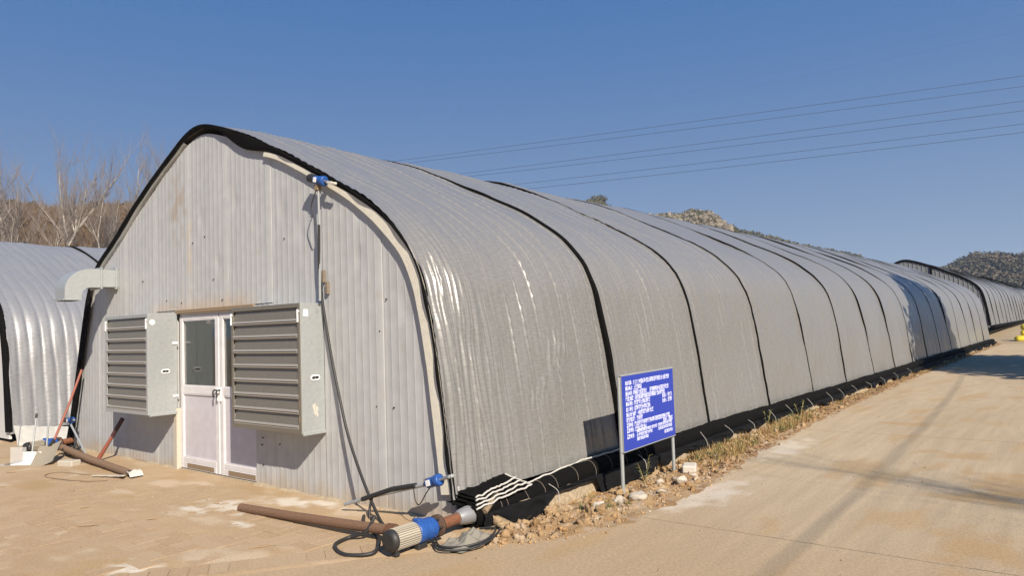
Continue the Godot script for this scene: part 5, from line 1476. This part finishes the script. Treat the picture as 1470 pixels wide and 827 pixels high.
# ---------------------------------------------------------------- hills
func prof(t: Array, az: float) -> float:
	for i in t.size() - 1:
		if az <= t[i][0] and az >= t[i + 1][0]:
			return lerpf(t[i][1], t[i + 1][1], S(0.0, 1.0, (az - t[i][0]) / (t[i + 1][0] - t[i][0])) * 0.3 + 0.7 * (az - t[i][0]) / (t[i + 1][0] - t[i][0]))
	return t[0][1] if az > t[0][0] else t[-1][1]
func polar(az: float, r: float) -> Vector3:
	return Vector3(-sin(deg_to_rad(az)) * r, 0, -cos(deg_to_rad(az)) * r)
func hill_height(t: Array, az: float, r: float, rc: float, rin: float, rough: float) -> float:
	var crest := 1.7 + prof(t, az) * rc
	var s := S(rin, rc, r)
	var back := 1.0 - 0.5 * S(rc, rc * 1.6, r)
	var p := polar(az, r)
	return -1.0 + (crest + 1.0) * (s * 0.55 + 0.45 * s * s) * back + rough * N(p.x, p.z, 0.03) * s * (1.0 - 0.75 * S(0.85, 1.0, s)) 
func build_hill(called: String, t: Array, a0: float, a1: float, rin: float, rc: float, rout: float, na: int, nr_: int, rough: float, cf: Callable) -> void:
	var b := MB.new()
	for j in nr_ + 1:
		for i in na + 1:
			var az := lerpf(a0, a1, float(i) / na); var r := lerpf(rin, rout, float(j) / nr_)
			var p := polar(az, r)
			p.y = hill_height(t, az, r, rc, rin, rough)
			b.v.append(p); b.n.append(Vector3.ZERO); b.uv.append(Vector2(p.x, p.z)); b.c.append(cf.call(p, az, r))
	b.finish(na, nr_, 0)
	structure(b, M.terrain, called)
func bush_mesh(cnt: int, leaf: float, seed_: int) -> ArrayMesh:
	var r := RandomNumberGenerator.new(); r.seed = seed_
	var b := MB.new()
	for i in cnt:
		var d := Vector3(r.randfn(), r.randfn(), r.randfn()).normalized()
		var p := d * pow(r.randf(), 0.4) * Vector3(0.5, 0.5, 0.5) * (1.0 + 0.35 * nz.get_noise_3d(d.x * 2.0 + seed_, d.y * 2.0, d.z * 2.0)) + Vector3(0, 0.42, 0)
		var u := Vector3(r.randfn(), r.randfn(), r.randfn()).normalized() * leaf * r.randf_range(0.6, 1.3)
		var w := u.cross(Vector3(r.randfn(), r.randfn(), r.randfn())).normalized() * leaf * 0.6
		b.quad(p - u - w * 0.3, p - u * 0.1 + w, p + u, p - u * 0.1 - w)
	return b.mesh()
func twig_mesh(cnt: int, seed_: int) -> ArrayMesh:
	var r := RandomNumberGenerator.new(); r.seed = seed_
	var b := MB.new()
	for i in cnt:
		var a := r.randf() * TAU
		var root := Vector3(cos(a), 0, sin(a)) * r.randf() * 0.25
		var tip := root + Vector3(r.randfn(0, 0.28), r.randf_range(0.55, 1.05), r.randfn(0, 0.28))
		var mid := root.lerp(tip, 0.5) + Vector3(r.randfn(0, 0.05), 0, r.randfn(0, 0.05))
		b.tube(PackedVector3Array([root, mid, tip]), [0.014, 0.009, 0.003], 3, false)
		for k in 5:
			var t := r.randf_range(0.35, 0.95)
			var q := root.lerp(mid, t * 2.0) if t < 0.5 else mid.lerp(tip, t * 2.0 - 1.0)
			b.tube(PackedVector3Array([q, q + Vector3(r.randfn(0, 0.10), r.randf_range(0.05, 0.25), r.randfn(0, 0.10))]), [0.006, 0.002], 3, false)
	return b.mesh()
var T_LEFT := [[95.0, 0.130], [80.0, 0.140], [74.3, 0.138], [72.8, 0.138], [71.3, 0.135], [69.6, 0.138], [68.0, 0.142], [65.3, 0.148], [58.0, 0.150], [50.0, 0.120]]
var T_ROCK := [[46.0, 0.117], [40.0, 0.137], [34.0, 0.152], [33.0, 0.157], [32.0, 0.162], [31.1, 0.151], [29.0, 0.137], [27.9, 0.135], [26.8, 0.136], [25.7, 0.134], [24.7, 0.139], [23.6, 0.137], [22.9, 0.129], [22.2, 0.117], [21.4, 0.107], [19.5, 0.096], [17.1, 0.082], [14.8, 0.070], [14.1, 0.067], [11.0, 0.042], [8.0, 0.017]]
var T_FAR := [[13.0, 0.020], [10.4, 0.032], [8.5, 0.043], [7.9, 0.047], [6.9, 0.054], [6.3, 0.058], [5.1, 0.057], [3.6, 0.052], [-0.9, 0.042], [-10.0, 0.035], [-18.0, 0.010]]
func build_hills():
	build_hill("left_hillside", T_LEFT, 95, 50, 42, 92, 150, 70, 40, 2.0, func(p, _a, _r): return Color(0.17, 0.115, 0.065).lerp(Color(0.24, 0.17, 0.10), 0.5 + 0.6 * N(p.x, p.z, 0.12)))
	build_hill("rocky_hill", T_ROCK, 46, 8, 120, 270, 380, 150, 50, 5.0, func(p, _a, _r): return Color(0.12, 0.105, 0.06).lerp(Color(0.20, 0.155, 0.09), 0.5 + 0.7 * N(p.x, p.z, 0.05)))
	build_hill("wooded_hill", T_FAR, 13, -18, 200, 420, 560, 90, 50, 7.0, func(p, _a, _r): return Color(0.075, 0.062, 0.038).lerp(Color(0.125, 0.092, 0.056), 0.5 + 0.8 * N(p.x, p.z, 0.04)))
	# brown brush and a few evergreens on the left slope
	var xf := []; var cols := []; var xg := []; var cg := []
	for i in 5200:
		var az := rng.randf_range(60.0, 79.0); var r := rng.randf_range(50.0, 96.0)
		var p := polar(az, r); p.y = hill_height(T_LEFT, az, r, 92, 42, 2.0) - 0.1
		var s := rng.randf_range(1.0, 2.2)
		xf.append(Transform3D(Basis(Vector3.UP, rng.randf() * TAU).scaled(Vector3(s * 1.2, s, s * 1.2)), p))
		cols.append(Color(0.26, 0.18, 0.105).lerp(Color(0.16, 0.10, 0.055), rng.randf()))
	for i in 1700:
		var az := rng.randf_range(60.0, 79.0); var r := rng.randf_range(68.0, 98.0)
		var p := polar(az, r); p.y = hill_height(T_LEFT, az, r, 92, 42, 2.0) - 0.2
		if N(p.x, p.z, 0.07) + (r - 88.0) * 0.02 + (az - 69.0) * 0.045 < 0.0: continue
		var s := rng.randf_range(1.2, 2.6)
		xg.append(Transform3D(Basis(Vector3.UP, rng.randf() * TAU).scaled(Vector3(s * 1.3, s, s * 1.3)), p))
		cg.append(Color(0.05, 0.055, 0.022).lerp(Color(0.085, 0.075, 0.034), rng.randf()))
	multi("brown_brush", twig_mesh(16, 3), M.leaf, xf, cols, "leafless brown brush covering the left hillside", "brush")
	multi("evergreen_scrub", bush_mesh(90, 0.10, 4), M.leaf, xg, cg, "dark green scrub along the left hillside crest", "scrub")
	# scrub on the rocky hill and its pale outcrop
	xf = []; cols = []
	for i in 2600:
		var az := rng.randf_range(12.5, 34.5); var r := rng.randf_range(215.0, 275.0)
		var p := polar(az, r); p.y = hill_height(T_ROCK, az, r, 270, 120, 5.0) - 0.3
		var rocky := S(21.6, 22.6, az) * S(28.2, 27.4, az)
		var s := rng.randf_range(1.4, 3.4) * (0.8 if rocky > 0.5 else 1.0)
		if rocky > 0.5 and rng.randf() < 0.1 and r < 264.0: continue
		xf.append(Transform3D(Basis(Vector3.UP, rng.randf() * TAU).scaled(Vector3(s * 1.3, s, s * 1.3)), p))
		cols.append(Color(0.07, 0.075, 0.03).lerp(Color(0.13, 0.10, 0.055), rng.randf()))
	multi("hill_scrub", bush_mesh(70, 0.11, 5), M.leaf, xf, cols, "dark scrub covering the rocky hill", "scrub")
	xf = []; cols = []
	for i in 460:
		var az := rng.randf_range(21.9, 28.0); var r := rng.randf_range(240.0, 271.0)
		var p := polar(az, r); p.y = hill_height(T_ROCK, az, r, 270, 120, 5.0) - 0.4
		var s := rng.randf_range(0.6, 2.0)
		xf.append(Transform3D(Basis.from_euler(Vector3(rng.randfn(0, 0.25), rng.randf() * TAU, rng.randfn(0, 0.25))).scaled_local(Vector3(s, s * rng.randf_range(0.8, 1.5), s)), p))
		cols.append(Color(0.28, 0.235, 0.175).lerp(Color(0.15, 0.125, 0.09), rng.randf()))
	multi("rock_outcrop", lump(41.0, Vector3(1, 1, 0.9), 0.8, 9, 12, 8), M.stone, xf, cols, "pale rock outcrop on the hilltop above the greenhouse roof", "rocks")
	xf = []; cols = []
	for i in 4200:
		var az := rng.randf_range(-3.0, 11.5); var r := rng.randf_range(300.0, 428.0)
		var p := polar(az, r); p.y = hill_height(T_FAR, az, r, 420, 200, 7.0) - 0.4
		var s := rng.randf_range(1.8, 4.6)
		xf.append(Transform3D(Basis(Vector3.UP, rng.randf() * TAU).scaled(Vector3(s * 1.3, s, s * 1.3)), p))
		cols.append(Color(0.060, 0.056, 0.030).lerp(Color(0.125, 0.092, 0.056), clampf(0.5 + 0.9 * N(p.x, p.z, 0.035) + rng.randf_range(-0.3, 0.3), 0, 1)))
	multi("hill_woods", bush_mesh(60, 0.12, 6), M.leaf, xf, cols, "brown and dark green woods covering the far hill", "woods")

# ---------------------------------------------------------------- trees
func branch(b: MB, r: RandomNumberGenerator, p: Vector3, d: Vector3, l: float, rad: float, depth: int, cols: Array, up := 0.22):
	var path := PackedVector3Array([p]); var rr := [rad]
	var q := p; var dd := d
	var st := 4
	for i in st:
		dd = (dd + Vector3(r.randfn(0, 0.10), up * 0.5 + r.randfn(0, 0.05), r.randfn(0, 0.10))).normalized()
		q += dd * l / st
		path.append(q); rr.append(rad * (1.0 - 0.55 * (i + 1) / st))
	b.col = cols[mini(depth, cols.size() - 1)]
	b.tube(path, rr, 6 if depth == 0 else (5 if depth < 2 else 3), false)
	if depth >= 4: return
	var kids := 3 if depth < 1 else (4 if depth < 3 else 3)
	for k in kids + (1 if r.randf() < 0.5 else 0):
		var t := r.randf_range(0.25, 1.0) if depth > 0 else r.randf_range(0.4, 1.0)
		var at := path[clampi(int(t * st), 1, st)]
		var a := r.randf() * TAU
		var side := Vector3(cos(a), r.randf_range(0.2, 0.6), sin(a)).normalized()
		branch(b, r, at, (dd * 0.75 + side * 0.62).normalized(), l * r.randf_range(0.45, 0.72), rad * r.randf_range(0.38, 0.55), depth + 1, cols, up)
	branch(b, r, q, dd, l * 0.72, rad * 0.45, depth + 1, cols, up)
func bare_tree(at: Vector3, h: float, seed_: int, lean: Vector3, label: String, group: String, stems := 1, stout := 0.0100):
	var g := thing("bare_tree", at, label, "tree", group)
	var r := RandomNumberGenerator.new(); r.seed = seed_
	var cols := [Color(0.46, 0.415, 0.35), Color(0.42, 0.375, 0.315), Color(0.34, 0.29, 0.24), Color(0.32, 0.275, 0.24), Color(0.28, 0.235, 0.21)]
	var tk := MB.new(); tk.col = cols[0]
	var cr := MB.new()
	for s in stems:
		var d := (Vector3.UP + lean + (Vector3(r.randfn(0, 0.22), 0, r.randfn(0, 0.22)) if stems > 1 else Vector3.ZERO)).normalized()
		var th := h * r.randf_range(0.26, 0.36)
		var rad := h * stout
		var path := pts([Vector3.ZERO, d * th * 0.5 + Vector3(r.randfn(0, 0.05), 0, r.randfn(0, 0.05)), d * th])
		tk.tube(path, [rad * 1.25, rad * 1.05, rad * 0.9], 7)
		branch(cr, r, path[2], d, h * 0.32, rad * 0.85, 0, cols)
		for k in 3:
			var a := r.randf() * TAU
			branch(cr, r, path[1].lerp(path[2], r.randf()), (d + Vector3(cos(a), 0.3, sin(a)) * 0.5).normalized(), h * 0.26, rad * 0.5, 1, cols)
	put(tk, M.bark, "trunk", g)
	put(cr, M.bark, "branches", g)
func build_trees():
	var list := [[75.6, 62.0, 9.0, 1, 0.05, "bare pale tree cut by the picture edge above the silver greenhouse"], [73.15, 58.0, 10.6, 3, 0.0, "tall pale many-stemmed bare tree standing behind the silver greenhouse"], [72.3, 57.0, 8.0, 1, -0.25, "slanting pale bare tree next to the many-stemmed one"], [70.2, 64.0, 9.2, 1, -0.05, "slim single-stemmed bare tree on the brushy slope"], [68.4, 66.0, 8.4, 1, 0.1, "short twiggy bare tree between the slim tree and the tall group"], [67.2, 62.0, 10.6, 2, 0.06, "tall twiggy bare tree with reddish twigs beside the gable edge"], [66.6, 66.0, 11.4, 2, 0.0, "tallest bare tree, rising behind the black gable edge"], [65.3, 70.0, 10.5, 1, 0.0, "bare tree half hidden by the sloping black gable edge"]]
	for k in list.size():
		var q: Array = list[k]
		var p := polar(q[0], q[1]); p.y = hill_height(T_LEFT, q[0], q[1], 92, 42, 2.0) - 0.1
		bare_tree(p, q[2] * (1.5 if q[0] > 70.0 else 1.16), 100 + k * 7, Vector3(q[4], 0, q[4] * -0.5), q[5], "bare trees on the left hillside", q[3])
	# dark tree clump on the hidden ridge, showing over the roof
	var g := thing("evergreen_tree", Vector3.ZERO, "rounded dark evergreen crown showing above the greenhouse roof line", "tree")
	var p0 := polar(32.0, 268.0); p0.y = hill_height(T_ROCK, 32.0, 268.0, 270, 120, 5.0) - 0.5
	g.position = p0
	var tk := MB.new(); tk.col = Color(0.15, 0.11, 0.07); tk.tube(pts([Vector3.ZERO, Vector3(0, 3.0, 0)]), [0.3, 0.15], 7); put(tk, M.bark, "trunk", g)
	var cr := MB.new()
	for i in 700:
		var d := Vector3(rng.randfn(), rng.randfn(), rng.randfn()).normalized() * pow(rng.randf(), 0.35)
		var c := Vector3(d.x * 4.2, 2.2 + d.y * 1.7 + 0.5 * N(d.x, d.z, 2.0), d.z * 3.0)
		var u := Vector3(rng.randfn(), rng.randfn(), rng.randfn()).normalized() * 0.32
		var w := u.cross(Vector3(rng.randfn(), rng.randfn(), rng.randfn())).normalized() * 0.2
		cr.col = Color(0.06, 0.065, 0.025).lerp(Color(0.12, 0.10, 0.05), rng.randf())
		cr.quad(c - u, c + w, c + u, c - w)
	put(cr, M.leaf, "crown", g)

# ---------------------------------------------------------------- overhead lines
func ray_at(x: float, y: float) -> Vector3:
	return cam.basis * Vector3((x - 735.0) / 1039.54, -(y - 413.5) / 1039.54, -1.0)
func build_wires():
	# a distribution line about forty metres off, crossing behind the roofs
	var w := [[560, 233, 1470, 108, 11.0, 0.0075], [560, 238, 1470, 123, 10.6, 0.0075], [640, 253, 1470, 144, 9.95, 0.0075], [640, 258, 1470, 158, 9.25, 0.0075], [700, 270, 1470, 177, 8.9, 0.0075], [730, 275, 1470, 189, 8.2, 0.0075], [900, 152, 1470, 20, 14.5, 0.0016], [1000, 140, 1470, 42, 13.6, 0.0016]]
	var says := ["topmost dark overhead wire of the six crossing above the roof", "second overhead wire down of the six above the roof", "third overhead wire down of the six above the roof", "fourth overhead wire down of the six above the roof", "fifth overhead wire down of the six above the roof", "lowest overhead wire of the six, closest to the roof", "upper of the two faint thin wires high in the sky", "lower of the two faint thin wires high in the sky"]
	for k in w.size():
		var q: Array = w[k]
		var a := ray_at(q[0], q[1]); var b := ray_at(q[2], q[3])
		var A: Vector3 = cam.position + a * ((q[4] - 1.7) / a.y); var B: Vector3 = cam.position + b * ((q[4] - 1.7) / b.y)
		var d := B - A
		var L := A - d * 0.30; var R := B + d * 0.55
		var path := PackedVector3Array()
		for i in 33:
			var t := i / 32.0
			path.append(L.lerp(R, t) - Vector3(0, 0.16 * (4.0 * t * (1.0 - t) - 0.72), 0))
		var m := MB.new(); m.tube(path, q[5], 6)
		tag(put(m, M.wire_black if M.has("wire_black") else mat("wire_black", Color(0.03, 0.035, 0.045), 0.6), "overhead_wire"), says[k], "wire", "overhead wires")

# ---------------------------------------------------------------- what shades the road from beyond the right edge of the picture
func build_shade_casters():
	# dense roadside evergreen whose shadow falls over the far road and the quilts
	var g := thing("roadside_evergreen", Vector3(5.2, -0.15, -24.0), "dense evergreen tree by the roadside casting shade over the far quilts", "tree")
	var tk := MB.new(); tk.col = Color(0.16, 0.11, 0.07); tk.tube(pts([Vector3.ZERO, Vector3(0.1, 3.5, 0), Vector3(0, 9.2, 0.1)]), [0.22, 0.16, 0.04], 9); put(tk, M.bark, "trunk", g)
	var cr := MB.new()
	for i in 11000:
		var hgt := pow(rng.randf(), 1.1)
		var rad := lerpf(5.2, 2.6, pow(hgt, 1.6)) * sqrt(rng.randf())
		var a := rng.randf() * TAU
		rad *= 1.0 + 0.3 * N(cos(a) * 2.0 + hgt * 4.0, sin(a) * 2.0)
		var c := Vector3(cos(a) * rad, 2.4 + hgt * 7.6, sin(a) * rad)
		var u := Vector3(rng.randfn(), rng.randfn() * 0.5, rng.randfn()).normalized() * 0.24
		var w := u.cross(Vector3(rng.randfn(), rng.randfn(), rng.randfn())).normalized() * 0.12
		cr.col = Color(0.05, 0.07, 0.025).lerp(Color(0.09, 0.10, 0.04), rng.randf())
		cr.quad(c - u, c + w, c + u, c - w)
	put(cr, M.leaf, "crown", g)
	# bare tree whose branches lay thin shadows over the near road
	bare_tree(Vector3(9.5, -0.15, -3.2), 10.5, 311, Vector3(0.0, 0, 0.05), "bare roadside tree casting branch shadows over the near road", "", 1, 0.0045)
	# bundled service cable running along the road
	var m := MB.new()
	var path := PackedVector3Array()
	for i in 40:
		var z := lerpf(6.0, -22.0, i / 39.0)
		path.append(Vector3(6.2 - 0.060 * (-z - 2.0), 6.4 + 0.3 * pow((i - 20) / 20.0, 2.0), z))
	m.tube(path, 0.010, 8)
	tag(put(m, M.wire_black, "service_cable"), "thick bundled service cable strung along the roadside", "cable")
